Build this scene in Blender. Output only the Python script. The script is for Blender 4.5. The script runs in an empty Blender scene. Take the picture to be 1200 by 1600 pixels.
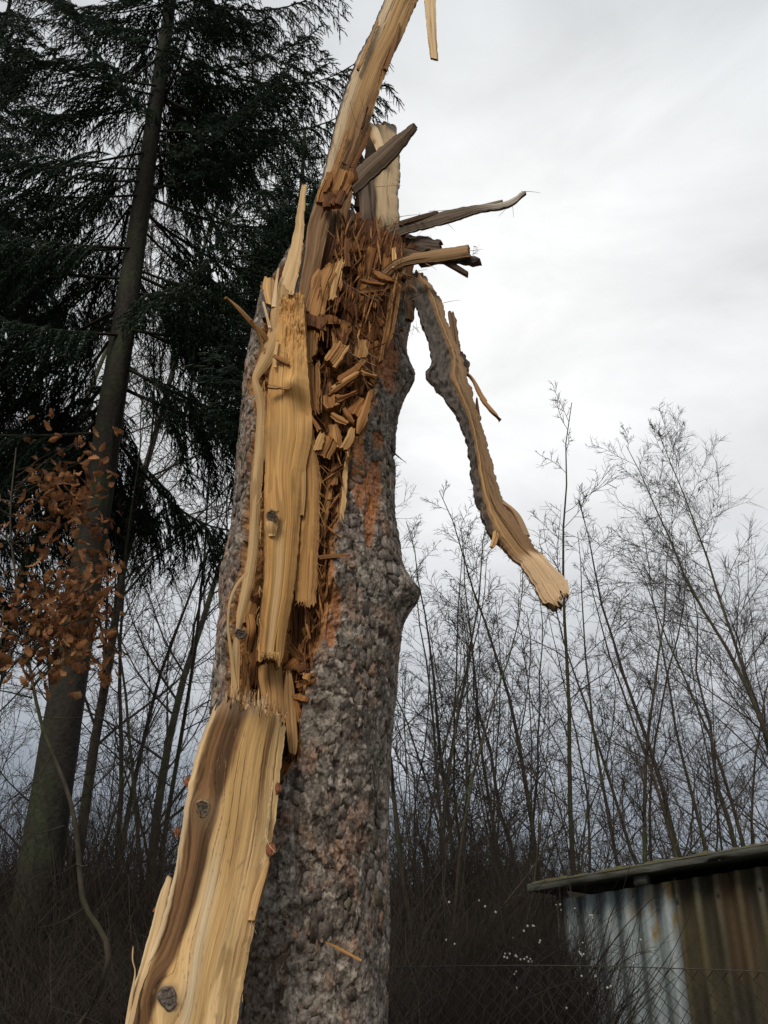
import bpy, math, random
import numpy as np
from mathutils import Vector, Matrix, Euler

random.seed(7)
RS = np.random.RandomState(11)
SC = bpy.context.scene
COL = SC.collection
R = math.radians

# ------------------------------------------------------------------ camera
PITCH, EYE, F = R(25), 1.6, 1386.0        # photograph is 1200 x 1600, 60 degrees high
cam_d = bpy.data.cameras.new('camera'); cam = bpy.data.objects.new('camera', cam_d); COL.objects.link(cam)
cam.location = (0, 0, EYE); cam.rotation_euler = (R(90) + PITCH, 0, 0)
cam_d.sensor_fit = 'VERTICAL'; cam_d.angle = R(60); cam_d.clip_start = .05; cam_d.clip_end = 2000
SC.camera = cam

# ------------------------------------------------------------------ world, sun, exposure
SUN_EL, SUN_AZ = R(42), R(205)            # thin light from behind the left shoulder
w = bpy.data.worlds.new('World'); SC.world = w; w.use_nodes = True
nt = w.node_tree; nt.nodes.clear()
def N(t, **k):
    n = nt.nodes.new(t)
    for a, b in k.items(): setattr(n, a, b)
    return n
out = N('ShaderNodeOutputWorld'); mix = N('ShaderNodeMixShader'); b1 = N('ShaderNodeBackground'); b2 = N('ShaderNodeBackground')
sky = N('ShaderNodeTexSky'); sky.sky_type = 'NISHITA'; sky.sun_disc = False
sky.sun_elevation = SUN_EL; sky.sun_rotation = SUN_AZ
b1.inputs[1].default_value = .1; b2.inputs[1].default_value = 1.0
nt.links.new(sky.outputs[0], b1.inputs[0])
tc = N('ShaderNodeTexCoord'); sep = N('ShaderNodeSeparateXYZ'); nt.links.new(tc.outputs['Generated'], sep.inputs[0])
def MATH(op, a, b=None, c=None):
    n = N('ShaderNodeMath', operation=op)
    for i, v in enumerate((a, b, c)):
        if v is None: continue
        if isinstance(v, (int, float)): n.inputs[i].default_value = v
        else: nt.links.new(v, n.inputs[i])
    return n.outputs[0]
cl = N('ShaderNodeTexNoise'); cl.inputs['Scale'].default_value = 1.6; cl.inputs['Detail'].default_value = 5; cl.inputs['Roughness'].default_value = .5
mp = N('ShaderNodeMapping'); mp.inputs['Scale'].default_value = (1, 1, 2.6); nt.links.new(tc.outputs['Generated'], mp.inputs[0]); nt.links.new(mp.outputs[0], cl.inputs['Vector'])
el = MATH('ADD', sep.outputs[2], MATH('MULTIPLY', MATH('SUBTRACT', cl.outputs[0], .5), .55))
ramp = N('ShaderNodeValToRGB'); cr_ = ramp.color_ramp
stops = [(0, (.17, .20, .25)), (.12, (.27, .305, .365)), (.24, (.44, .47, .515)), (.36, (.57, .59, .615)), (.52, (.66, .675, .69)), (.72, (.64, .665, .68)), (1, (.62, .65, .68))]
while len(cr_.elements) < len(stops): cr_.elements.new(.5)
for e, (p, c) in zip(cr_.elements, stops): e.position = p; e.color = (*c, 1)
nt.links.new(el, ramp.inputs[0])
dot = N('ShaderNodeVectorMath', operation='DOT_PRODUCT'); nt.links.new(tc.outputs['Generated'], dot.inputs[0])
g = Vector((.13, .80, .60)).normalized(); dot.inputs[1].default_value = g
glow = MATH('MULTIPLY', MATH('POWER', MATH('MAXIMUM', dot.outputs['Value'], 0), 16), .46)
addc = N('ShaderNodeMix'); addc.data_type = 'RGBA'; addc.blend_type = 'ADD'; addc.inputs[0].default_value = 1
nt.links.new(ramp.outputs[0], addc.inputs[6])
cmb = N('ShaderNodeCombineColor'); [nt.links.new(MATH('MULTIPLY', glow, k_), cmb.inputs[i]) for i, k_ in enumerate((1.0, .965, .92))]
nt.links.new(cmb.outputs[0], addc.inputs[7]); 
cl2 = N('ShaderNodeTexNoise'); cl2.inputs['Scale'].default_value = 3.4; cl2.inputs['Detail'].default_value = 7; cl2.inputs['Roughness'].default_value = .55; cl2.inputs['Distortion'].default_value = .4
nt.links.new(mp.outputs[0], cl2.inputs['Vector'])
cv = N('ShaderNodeMapRange'); cv.inputs[1].default_value = .3; cv.inputs[2].default_value = .7; cv.inputs[3].default_value = .84; cv.inputs[4].default_value = 1.12; nt.links.new(cl2.outputs[0], cv.inputs[0])
cm2 = N('ShaderNodeCombineColor'); [nt.links.new(cv.outputs[0], cm2.inputs[i]) for i in range(3)]
mulc = N('ShaderNodeMix'); mulc.data_type = 'RGBA'; mulc.blend_type = 'MULTIPLY'; mulc.inputs[0].default_value = 1
nt.links.new(addc.outputs[2], mulc.inputs[6]); nt.links.new(cm2.outputs[0], mulc.inputs[7]); nt.links.new(mulc.outputs[2], b2.inputs[0])
mix.inputs[0].default_value = .93
nt.links.new(b1.outputs[0], mix.inputs[1]); nt.links.new(b2.outputs[0], mix.inputs[2]); nt.links.new(mix.outputs[0], out.inputs[0])

sd = bpy.data.lights.new('sun', 'SUN'); sun = bpy.data.objects.new('sun', sd); COL.objects.link(sun)
sd.energy = 1.9; sd.angle = R(22); sd.color = (1, .90, .78)
sdir = Vector((math.sin(SUN_AZ) * math.cos(SUN_EL), math.cos(SUN_AZ) * math.cos(SUN_EL), math.sin(SUN_EL)))
sun.rotation_euler = (-sdir).to_track_quat('-Z', 'Y').to_euler()
SC.view_settings.view_transform = 'Standard'; SC.view_settings.look = 'None'
SC.view_settings.exposure = 0; SC.view_settings.gamma = 1; SC.view_settings.use_curve_mapping = False
SC.cycles.max_bounces = 5; SC.cycles.transparent_max_bounces = 6

# ------------------------------------------------------------------ numbers
CP, SP = math.cos(PITCH), math.sin(PITCH)
def P(px, py, Y):
    """the point at forward distance Y seen at photograph position px, py"""
    px, py, Y = np.asarray(px, float), np.asarray(py, float), np.asarray(Y, float)
    x = (px - 600) / F; u = (800 - py) / F
    s = Y / (CP - u * SP)
    return np.stack([x * s, Y + 0 * x, EYE + s * (SP + u * CP)], -1)
def proj(p):
    x, y, z = p[..., 0], p[..., 1], p[..., 2] - EYE
    dep = np.maximum(y * CP + z * SP, .01)
    return 600 + F * x / dep, 800 - F * (-y * SP + z * CP) / dep
def h2(ix, iy, s):
    n = (ix.astype(np.int64) * 374761393 + iy.astype(np.int64) * 668265263 + s * 1442695041) & 0xffffffff
    n = ((n ^ (n >> 13)) * 1274126177) & 0xffffffff
    n = ((n ^ (n >> 15)) * 2246822519) & 0xffffffff
    return ((n ^ (n >> 16)) & 0xffffff) / float(0xffffff)
def vn(x, y, s=0):
    x, y = np.broadcast_arrays(x, y)
    ix, iy = np.floor(x), np.floor(y); fx, fy = x - ix, y - iy
    fx = fx * fx * (3 - 2 * fx); fy = fy * fy * (3 - 2 * fy)
    a, b, c, d = h2(ix, iy, s), h2(ix + 1, iy, s), h2(ix, iy + 1, s), h2(ix + 1, iy + 1, s)
    return (a * (1 - fx) + b * fx) * (1 - fy) + (c * (1 - fx) + d * fx) * fy
def fbm(x, y, s=0, o=4):
    t = 0; a = .5; n = 0
    for i in range(o):
        t = t + a * vn(x * 2 ** i + 3.1 * i, y * 2 ** i + 1.7 * i, s + i * 17); n += a; a *= .55
    return t / n
def worley(x, y, s=0):
    ix, iy = np.floor(x), np.floor(y)
    f1 = np.full(x.shape, 9.); f2 = f1.copy(); idd = np.zeros(x.shape); dx = idd.copy(); dy = idd.copy()
    for i in (-1, 0, 1):
        for j in (-1, 0, 1):
            cx, cy = ix + i, iy + j
            ax, ay = cx + h2(cx, cy, s) - x, cy + h2(cx, cy, s + 5) - y
            d = np.hypot(ax, ay); c = d < f1
            f2 = np.where(c, f1, np.minimum(f2, d)); f1 = np.where(c, d, f1)
            idd = np.where(c, h2(cx, cy, s + 9), idd); dx = np.where(c, ax, dx); dy = np.where(c, ay, dy)
    return f1, f2, idd, dx, dy
def sst(a, b, x):
    t = np.clip((x - a) / (b - a), 0, 1); return t * t * (3 - 2 * t)
def lerp(a, b, t):
    return np.asarray(a) * (1 - t[..., None]) + np.asarray(b) * t[..., None]
def cr(pts, t):
    """Catmull-Rom through pts (n, k) at t in 0..1"""
    pts = np.asarray(pts, float); n = len(pts)
    if n == 2: return pts[0] + (pts[1] - pts[0]) * t[..., None]
    e = np.vstack([2 * pts[0] - pts[1], pts, 2 * pts[-1] - pts[-2]])
    x = np.clip(t, 0, 1) * (n - 1); i = np.minimum(x.astype(int), n - 2); f = (x - i)[..., None]
    a, b, c, d = e[i], e[i + 1], e[i + 2], e[i + 3]
    return .5 * (2 * b + (c - a) * f + (2 * a - 5 * b + 4 * c - d) * f ** 2 + (3 * b - a - 3 * c + d) * f ** 3)

# ------------------------------------------------------------------ objects
def mesh_np(name, V, quads=None, tris=None, col=None, uv=None, mats=(), smooth=False, mi=None):
    me = bpy.data.meshes.new(name)
    q = np.zeros((0, 4), int) if quads is None or len(quads) == 0 else np.asarray(quads, int)
    t = np.zeros((0, 3), int) if tris is None or len(tris) == 0 else np.asarray(tris, int)
    li = np.concatenate([q.ravel(), t.ravel()]).astype(np.int32)
    st = np.concatenate([np.arange(len(q)) * 4, len(q) * 4 + np.arange(len(t)) * 3]).astype(np.int32)
    me.vertices.add(len(V)); me.vertices.foreach_set('co', np.asarray(V, np.float32).ravel())
    me.loops.add(len(li)); me.loops.foreach_set('vertex_index', li)
    me.polygons.add(len(st)); me.polygons.foreach_set('loop_start', st)
    for m in mats: me.materials.append(m)
    if mi is not None: me.polygons.foreach_set('material_index', np.asarray(mi, np.int32))
    if uv is not None:
        l = me.uv_layers.new(name='UVMap'); l.data.foreach_set('uv', np.asarray(uv, np.float32)[li].ravel())
    if col is not None:
        c = me.color_attributes.new('col', 'FLOAT_COLOR', 'POINT')
        c.data.foreach_set('color', np.concatenate([np.clip(col, 0, 1), np.ones((len(V), 1))], 1).astype(np.float32).ravel())
    me.update(calc_edges=True); me.validate()
    if smooth: me.polygons.foreach_set('use_smooth', np.ones(len(st), bool))
    return me
def link(name, me, parent=None, local=False, label=None, kind=None):
    o = bpy.data.objects.new(name, me); COL.objects.link(o)
    if parent is not None:
        o.parent = parent
        if not local: o.location = -Vector(parent.location)
    if label: o['label'] = label
    if kind: o['kind'] = kind
    return o
def thing(name, label, cat, loc=(0, 0, 0), group=None):
    o = bpy.data.objects.new(name, None); COL.objects.link(o); o.location = loc; o.empty_display_size = .1
    o['label'] = label; o['category'] = cat
    if group: o['group'] = group
    return o
def tag(o, label, cat, group=None):
    o['label'] = label; o['category'] = cat
    if group: o['group'] = group
    return o
def grid_faces(nv, nu, off=0, wrap=False):
    r = np.arange(nv - 1)[:, None]; c = np.arange(nu if wrap else nu - 1)[None, :]; c2 = (c + 1) % nu
    return np.stack([off + r * nu + c, off + r * nu + c2, off + (r + 1) * nu + c2, off + (r + 1) * nu + c], -1).reshape(-1, 4)

class Tubes:
    def __init__(s): s.V = []; s.Q = []; s.C = []; s.n = 0; s.M = []
    def add(s, pts, r0, r1, k=3, col=(.1, .08, .06), m=0, pw=1.0):
        pts = np.asarray(pts, float); n = len(pts)
        d = np.gradient(pts, axis=0); d /= np.linalg.norm(d, axis=1)[:, None] + 1e-9
        up = np.where(np.abs(d[:, 2:3]) > .9, np.array([[1., 0, 0]]), np.array([[0, 0, 1.]]))
        a = np.cross(d, up); a /= np.linalg.norm(a, axis=1)[:, None] + 1e-9; b = np.cross(d, a)
        rr = (r0 + (r1 - r0) * np.linspace(0, 1, n) ** pw)[:, None, None]
        th = np.arange(k) * 2 * math.pi / k
        v = pts[:, None] + rr * (a[:, None] * np.cos(th)[None, :, None] + b[:, None] * np.sin(th)[None, :, None])
        s.V.append(v.reshape(-1, 3)); q = grid_faces(n, k, s.n, True); s.Q.append(q)
        s.C.append(np.tile(np.asarray(col, float), (n * k, 1))); s.n += n * k; s.M.append(np.full(len(q), m))
    def mesh(s, name, mats, smooth=True):
        return mesh_np(name, np.concatenate(s.V), np.concatenate(s.Q), col=np.concatenate(s.C), mats=mats, smooth=smooth, mi=np.concatenate(s.M))

# ------------------------------------------------------------------ materials
def material(name, base=(.5, .5, .5), vcol=False, rough=.8, coords='Object', scale=(1, 1, 1), nscale=20, detail=6, lo=.75, hi=1.2,
             bump=.3, dist=.002, rnd=0., transl=0., tint=None, tscale=3, spec=.25):
    m = bpy.data.materials.new(name); m.use_nodes = True; t = m.node_tree; n = t.nodes; L = t.links
    bs = n['Principled BSDF']; bs.inputs['Roughness'].default_value = rough; bs.inputs['Specular IOR Level'].default_value = spec
    c = n.new('ShaderNodeTexCoord'); mpn = n.new('ShaderNodeMapping'); mpn.inputs['Scale'].default_value = scale
    L.new(c.outputs[coords], mpn.inputs[0])
    no = n.new('ShaderNodeTexNoise'); no.inputs['Scale'].default_value = nscale; no.inputs['Detail'].default_value = detail; no.inputs['Roughness'].default_value = .62
    L.new(mpn.outputs[0], no.inputs['Vector'])
    mr = n.new('ShaderNodeMapRange'); mr.inputs[1].default_value = .3; mr.inputs[2].default_value = .7; mr.inputs[3].default_value = lo; mr.inputs[4].default_value = hi
    L.new(no.outputs[0], mr.inputs[0])
    if vcol:
        a = n.new('ShaderNodeAttribute'); a.attribute_name = 'col'; src = a.outputs[0]
    else:
        rg = n.new('ShaderNodeRGB'); rg.outputs[0].default_value = (*base, 1); src = rg.outputs[0]
    if tint:
        n2 = n.new('ShaderNodeTexNoise'); n2.inputs['Scale'].default_value = tscale; n2.inputs['Detail'].default_value = 5
        L.new(c.outputs[coords], n2.inputs['Vector'])
        r2 = n.new('ShaderNodeMapRange'); r2.inputs[1].default_value = .45; r2.inputs[2].default_value = .62; L.new(n2.outputs[0], r2.inputs[0])
        mx = n.new('ShaderNodeMix'); mx.data_type = 'RGBA'; L.new(r2.outputs[0], mx.inputs[0]); L.new(src, mx.inputs[6]); mx.inputs[7].default_value = (*tint, 1); src = mx.outputs[2]
    v = n.new('ShaderNodeMix'); v.data_type = 'RGBA'; v.blend_type = 'MULTIPLY'; v.inputs[0].default_value = 1
    L.new(src, v.inputs[6]); cc = n.new('ShaderNodeCombineColor'); [L.new(mr.outputs[0], cc.inputs[i]) for i in range(3)]; L.new(cc.outputs[0], v.inputs[7]); src = v.outputs[2]
    if rnd:
        oi = n.new('ShaderNodeObjectInfo'); r3 = n.new('ShaderNodeMapRange'); r3.inputs[3].default_value = 1 - rnd; r3.inputs[4].default_value = 1 + rnd
        L.new(oi.outputs['Random'], r3.inputs[0]); hs = n.new('ShaderNodeHueSaturation'); L.new(r3.outputs[0], hs.inputs['Value']); L.new(src, hs.inputs['Color'])
        src = hs.outputs[0]
    L.new(src, bs.inputs['Base Color'])
    if bump:
        bp = n.new('ShaderNodeBump'); bp.inputs['Strength'].default_value = bump; bp.inputs['Distance'].default_value = dist
        L.new(no.outputs[0], bp.inputs['Height']); L.new(bp.outputs[0], bs.inputs['Normal'])
    if transl:
        tr = n.new('ShaderNodeBsdfTranslucent'); L.new(src, tr.inputs[0]); ms = n.new('ShaderNodeMixShader'); ms.inputs[0].default_value = transl
        L.new(bs.outputs[0], ms.inputs[1]); L.new(tr.outputs[0], ms.inputs[2]); L.new(ms.outputs[0], n['Material Output'].inputs[0])
    return m
M_wood = material('split_wood', vcol=True, coords='UV', scale=(150, 3.5, 1), nscale=1, detail=8, lo=.70, hi=1.18, bump=.35, dist=.003, rough=.75, spec=.15)
M_bark = material('spruce_bark', vcol=True, nscale=95, detail=8, lo=.5, hi=1.5, bump=1.0, dist=.005, rough=.9, spec=.15)
M_plate = material('bark_flake', vcol=True, nscale=95, detail=8, lo=.45, hi=1.5, bump=1.0, dist=.004, rough=.88, spec=.15)
M_twig = material('bare_twig', (.06, .048, .038), nscale=6, lo=.7, hi=1.3, bump=0, rnd=.25, rough=.85)
M_stem = material('mossy_stem', (.065, .052, .038), nscale=9, lo=.6, hi=1.4, bump=.6, dist=.01, rnd=.25, tint=(.06, .068, .03), tscale=2)
M_spb = material('dark_shaded_spruce_bark', (.026, .022, .017), nscale=26, lo=.5, hi=1.5, bump=1, dist=.012, tint=(.030, .036, .018), tscale=2.2)  # dark bark, its colour darkened further to stand in for shade
M_need = material('needles', (.022, .042, .024), nscale=3, lo=.6, hi=1.5, bump=0, rough=.6, rnd=.15, transl=.15)
M_leaf = material('dry_leaf', (.27, .125, .055), nscale=30, lo=.5, hi=1.4, bump=.3, rough=.75, rnd=.6, transl=.3)
M_bram = material('bramble', (.044, .034, .026), nscale=4, lo=.5, hi=1.5, bump=0)
M_berry = material('snowberry', (.62, .60, .53), nscale=60, lo=.85, hi=1.05, bump=0, rough=.45)
M_ground = material('leaf_litter', (.11, .08, .05), nscale=14, lo=.5, hi=1.5, bump=.8, dist=.02, tint=(.06, .07, .03), tscale=.6)
M_blue = material('blue_grey_sheet', (.27, .33, .35), nscale=40, lo=.85, hi=1.1, bump=.2, rough=.7, tint=(.20, .25, .26), tscale=5)
M_brown = material('stained_sheet', (.13, .085, .04), nscale=30, lo=.6, hi=1.3, bump=.3, rough=.8, tint=(.07, .06, .035), tscale=3.5)
M_fascia = material('weathered_board', (.085, .088, .078), scale=(1, 1, 6), nscale=12, lo=.6, hi=1.3, bump=.5, dist=.004, tint=(.08, .08, .06), tscale=4)
M_moss = material('moss', (.085, .085, .03), nscale=30, lo=.5, hi=1.5, bump=.8, dist=.01, tint=(.10, .07, .03), tscale=9)
M_wire = material('old_wire', (.06, .052, .045), nscale=40, lo=.6, hi=1.3, bump=0, rough=.6)
M_conc = material('concrete', (.28, .27, .25), nscale=20, bump=.4)

# ------------------------------------------------------------------ ground
gx = np.linspace(-1, 1, 121); gx = np.sign(gx) * np.abs(gx) ** 2.6 * 600
X, Yg = np.meshgrid(gx, gx + 6)
Z = (fbm(X * .35, Yg * .35, 3) - .5) * .25 * sst(2, 5, np.hypot(X, Yg)) + (fbm(X * 3, Yg * 3, 4) - .5) * .04
o = link('ground', mesh_np('ground', np.stack([X, Yg, Z], -1).reshape(-1, 3), grid_faces(121, 121), mats=[M_ground], smooth=True), kind='structure')
o['label'] = 'dark leaf litter ground'

# ------------------------------------------------------------------ the broken trunk
TY = 3.3
SIL = [(2300, 230, 640), (1900, 285, 612), (1600, 312, 607), (1450, 326, 611), (1350, 330, 608), (1200, 332, 607), (1120, 332, 612), (1050, 334, 618), (1000, 339, 624),
       (940, 346, 630), (880, 353, 628), (800, 362, 619), (700, 370, 620), (620, 377, 630), (540, 390, 636), (490, 404, 643), (440, 412, 645), (400, 440, 636), (350, 462, 624), (300, 478, 618)]
ta = np.array(SIL, float); tl = P(ta[:, 1], ta[:, 0], TY); tr_ = P(ta[:, 2], ta[:, 0], TY)
zz = tl[:, 2]; cxs = (tl[:, 0] + tr_[:, 0]) / 2; rads = (tr_[:, 0] - tl[:, 0]) / 2 * .985
def smooth_i(z, arr):
    k = .06; return (np.interp(z - k, zz, arr) + 2 * np.interp(z, zz, arr) + np.interp(z + k, zz, arr)) / 4
def tcx(z): return smooth_i(z, cxs)
def trad(z): return smooth_i(z, rads)
def px2tz(px, py):
    Y = TY - .25
    for _ in range(6):
        p = P(px, py, Y); c = float(np.clip((p[0] - tcx(p[2])) / trad(p[2]), -.999, .999)); Y = TY - trad(p[2]) * math.sqrt(1 - c * c)
    return -math.acos(c), float(p[2])
BUMPS = []          # theta, z, st, sz, amp
for px, py, st, sz, am in [(508, 905, .24, .07, .030), (500, 1262, .2, .05, .018), (420, 1450, .3, .1, .03), (430, 1230, .3, .12, .02), (575, 640, .25, .1, .012), (560, 1100, .25, .1, .012)]:
    t_, z_ = px2tz(px, py); BUMPS.append((t_, z_, st, sz, am))
zb = float(P(640, 935, TY)[2]); BUMPS.append((-.12, zb, .28, .075, .068)); zb2 = float(P(640, 592, TY)[2]); BUMPS.append((-.05, zb2, .22, .09, .055))
BUMPS.append((3.14 + .2, float(P(350, 905, TY)[2]), .35, .09, .02))
def angd(a, b): return (a - b + math.pi) % (2 * math.pi) - math.pi
def surf(th, z, h=0.):
    r = trad(z) + (fbm(np.cos(th) * 2.2 + 9, z * 2.0 + np.sin(th) * 2.2, 71, 3) - .5) * .045
    for t_, z_, st, sz, am in BUMPS:
        r = r + am * np.exp(-(angd(th, t_) / st) ** 2 - ((z - z_) / sz) ** 2)
    r = r + h
    return np.stack([tcx(z) + r * np.cos(th), TY + r * np.sin(th), z + 0 * th], -1)
WOUND = [(409, 452), (414, 500), (398, 560), (388, 600), (396, 650), (392, 720), (384, 800), (378, 880), (366, 940), (352, 1000), (352, 1085), (350, 1150), (400, 1215), (440, 1235),
         (446, 1205), (462, 1190), (470, 1120), (484, 1060), (500, 1010), (514, 965), (520, 930), (517, 880), (530, 815), (546, 735), (560, 690), (581, 630), (588, 600),
         (590, 560), (602, 520), (612, 480), (628, 452), (652, 432), (700, 400), (700, 200), (380, 200), (400, 420)]
def poly_sd(px, py, poly):
    """signed distance in photograph units, positive inside"""
    d = np.full(px.shape, 1e9); ins = np.zeros(px.shape, bool); n = len(poly)
    for i in range(n):
        x1, y1 = poly[i]; x2, y2 = poly[(i + 1) % n]
        ex, ey = x2 - x1, y2 - y1; wx, wy = px - x1, py - y1
        t = np.clip((wx * ex + wy * ey) / (ex * ex + ey * ey), 0, 1)
        d = np.minimum(d, np.hypot(wx - ex * t, wy - ey * t))
        ins ^= ((y1 > py) != (y2 > py)) & (px < (x2 - x1) * (py - y1) / (y2 - y1 + 1e-9) + x1)
    return np.where(ins, d, -d)
base_p = surf(np.array([0.]), np.array([0.]))[0]
tree = thing('broken_tree', 'storm-shattered conifer trunk with grey scaly bark and torn open pale wood', 'tree', (float(tcx(0)), TY, 0))
NU, NV = 560, 860
th = np.concatenate([np.linspace(-math.pi - .25, .25, 440, endpoint=False), np.linspace(.25, math.pi - .25, 120, endpoint=False)])
ztop = float(P(550, 345, TY)[2])
zs = np.concatenate([np.linspace(0, 1.12, 50, endpoint=False), np.linspace(1.12, ztop, NV - 50)])
TH, ZZ = np.meshgrid(th, zs)
topj = .22 * (fbm(np.cos(TH) * 9 + 4, np.sin(TH) * 9, 8, 3)) * sst(ztop - .5, ztop, ZZ)
ZZ = ZZ - topj
B0 = surf(TH, ZZ)
px, py = proj(B0)
front = np.sin(TH) < .12
wob = (fbm(TH * 30, ZZ * 14, 21, 4) - .5) * 20 + (fbm(TH * 90, ZZ * 30, 22, 2) - .5) * 7
sd_ = np.where(front, poly_sd(px, py, WOUND) + wob, -50)
inside = sd_ > 0
# bark: overlapping scales at two sizes
ax, ay = TH * .31, ZZ
wx = ax + (fbm(ax * 14, ay * 14, 31, 3) - .5) * .05; wy = ay + (fbm(ax * 14, ay * 14, 32, 3) - .5) * .06
def scales(x, y, s, rag=.0):
    """overlapping ragged scales, each tilted so that its lower edge stands off"""
    ix, iy = np.floor(x), np.floor(y); H_ = np.full(x.shape, -.6); I_ = h2(ix, iy, s + 3) * .3; E_ = np.zeros(x.shape)
    for i in (-1, 0, 1):
        for j in (-1, 0, 1):
            cx, cy = ix + i, iy + j; ax_, ay_ = x - cx - h2(cx, cy, s), y - cy - h2(cx, cy, s + 5); idc = h2(cx, cy, s + 9)
            an = np.arctan2(ay_, ax_); rr = .50 + .34 * idc + rag * (vn(an * 2.2 + idc * 40, idc * 90, s) - .5) + rag * .6 * (vn(an * 6 + idc * 40, idc * 90, s) - .5)
            rr = rr * (1 + .25 * np.sin(an)); d = np.hypot(ax_, ay_); ok = d < rr
            hh = .25 + .75 * h2(cx, cy, s + 14) - ay_ * .55 + ax_ * (h2(cx, cy, s + 21) - .5) * .8
            up = ok & (hh > H_); H_ = np.where(up, hh, H_); I_ = np.where(up, idc, I_); E_ = np.where(up, sst(0, .07, rr - d), E_)
    return H_, I_, E_
hA, idd, eA = scales(wx * 27, wy * 20, 41, .5)
hB_, id2, eB = scales(wx * 58 + 7, wy * 46, 42, .5)
hb = .0032 * hA + .0022 * hB_ + (fbm(ax * 80, ay * 60, 33, 3) - .5) * .005 + (fbm(ax * 10, ay * 5, 36, 3) - .5) * .014 + .007 * (.5 - 2 * np.abs(fbm(ax * 36, ay * 24, 38, 4) - .5))
edge = eA; edge2 = eB
crk = sst(.05, 0, np.abs(fbm(ax * 7 + 3, ay * 1.6, 34, 3) - .5)) * .012
hb = hb - crk
grey = lerp((.135, .118, .105), (.33, .305, .275), np.clip(fbm(ax * 7, ay * 5, 51, 3) * 1.3 - .45 + idd * .5, 0, 1))
grey = grey * (.66 + .52 * id2)[..., None]
grey = lerp(grey, (.40, .37, .335), sst(.64, .72, fbm(ax * 46, ay * 34, 66, 3)) * .75)
grey = lerp(grey, (.44, .40, .36), (id2 > .84) * .6 * edge2)
grey = lerp(grey, (.36, .23, .17), (idd > .87) * .55 * edge)
grey = lerp(grey, (.30, .185, .13), sst(.62, .72, fbm(ax * 12 + 5, ay * 9, 52, 3)) * .6)
grey = lerp(grey, (.34, .36, .30), sst(.62, .75, fbm(ax * 17 + 8, ay * 15, 58, 3)) * .25)
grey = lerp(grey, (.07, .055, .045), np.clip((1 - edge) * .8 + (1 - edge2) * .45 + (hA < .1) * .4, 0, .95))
grey = grey * (.60 + .80 * fbm(ax * 95, ay * 75, 59, 3))[..., None]
grey = lerp(grey, (.055, .042, .035), sst(.07, .0, np.abs(fbm(ax * 34 + 5, ay * 19, 39, 4) - .5)) * .6)
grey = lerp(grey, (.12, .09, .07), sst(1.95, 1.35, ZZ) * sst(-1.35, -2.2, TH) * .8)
for (opx, opy, sx, sy) in [(582, 760, 14, 60), (575, 820, 10, 40), (605, 560, 20, 60), (598, 500, 14, 50), (560, 745, 14, 60), (525, 945, 8, 40), (516, 990, 8, 30), (590, 700, 12, 30)]:
    k = np.exp(-((px - opx) / sx) ** 2 - ((py - opy) / sy) ** 2) * front
    k = sst(.35, .6, k * (.5 + fbm(ax * 40, ay * 14, 53, 3)))
    grey = lerp(grey, (.40, .17, .07), k * .75); hb = hb - k * .006
inner = sst(-6, -1, sd_) * (sd_ <= 0) * sst(.4, .6, fbm(ax * 20, ay * 9, 54)) * np.where(np.cos(TH) < -.3, .25, 1)
grey = lerp(grey, (.44, .19, .075), inner * .85); hb = hb - inner * .006
# wound floor: torn brown fibres
fa = np.abs(fbm(ax * 34 + fbm(ax * 4, ay * 3, 61) * 3, ay * 2.6, 55, 4) - .5) * 2
w1, w2, wid, _, wdy = worley(ax * 12 + (vn(ax * 3, ay * 3, 5)) * 2, ay * 7, 56)
dep = sst(0, 12, sd_) * .065 + sst(8, 55, sd_) * (.06 + .06 * fbm(ax * 5, ay * 4, 57))
dep = dep + inside * (sst(.3, 0, w2 - w1) * .018 + wid * .022 - fa * .016)
wood = lerp((.24, .10, .035), (.085, .033, .013), sst(.25, .75, fbm(ax * 40, ay * 3, 62, 4)))
wood = lerp(wood, (.42, .22, .08), (wid > .72) * .6 * fbm(ax * 60, ay * 6, 63))
wood = lerp(wood, (.55, .30, .12), sst(9, 2, sd_) * .6)
grey = grey * np.array([1.06, 1.0, .93])
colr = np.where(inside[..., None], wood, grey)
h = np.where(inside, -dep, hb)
V = surf(TH, ZZ, h)
# the tapering crater lip tears down behind the slabs
top_v = V[-1].mean(0) - np.array([0, 0, .35])
nv_, nu_ = V.shape[:2]
q = grid_faces(nv_, nu_, 0, True)
V2 = np.concatenate([V.reshape(-1, 3), top_v[None]]); C2 = np.concatenate([colr.reshape(-1, 3), np.array([[.13, .06, .03]])])
ti = (nv_ - 1) * nu_ + np.arange(nu_); tris = np.stack([ti, (nv_ - 1) * nu_ + (np.arange(nu_) + 1) % nu_, np.full(nu_, len(V2) - 1)], -1)
link('trunk', mesh_np('trunk', V2, q, tris, col=C2, mats=[M_bark]), tree)

# bark plates: the cells of a ragged net, each its own tilted flake
FX, FY_ = 29., 19.
def warp(x, y): return x + (fbm(x * 13, y * 13, 31, 3) - .5) * .045 + (fbm(x * 60, y * 60, 35, 2) - .5) * .014, y + (fbm(x * 13, y * 13, 32, 3) - .5) * .055 + (fbm(x * 60, y * 60, 37, 2) - .5) * .016
def cell(x, y):
    wx_, wy_ = warp(x, y); return worley(wx_ * FX, wy_ * FY_, 141)[2]
ci, cj = np.meshgrid(np.arange(int(-3.45 * .31 * FX), int(.12 * .31 * FX) + 1), np.arange(int(1.05 * FY_), int(4.6 * FY_)))
ci, cj = ci.ravel(), cj.ravel()
tx_, ty_ = (ci + h2(ci, cj, 141)) / FX, (cj + h2(ci, cj, 146)) / FY_
sx_, sy_ = tx_.copy(), ty_.copy()
for _ in range(12):
    wx_, wy_ = warp(sx_, sy_); sx_ -= (wx_ - tx_) * .8; sy_ -= (wy_ - ty_) * .8
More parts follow.
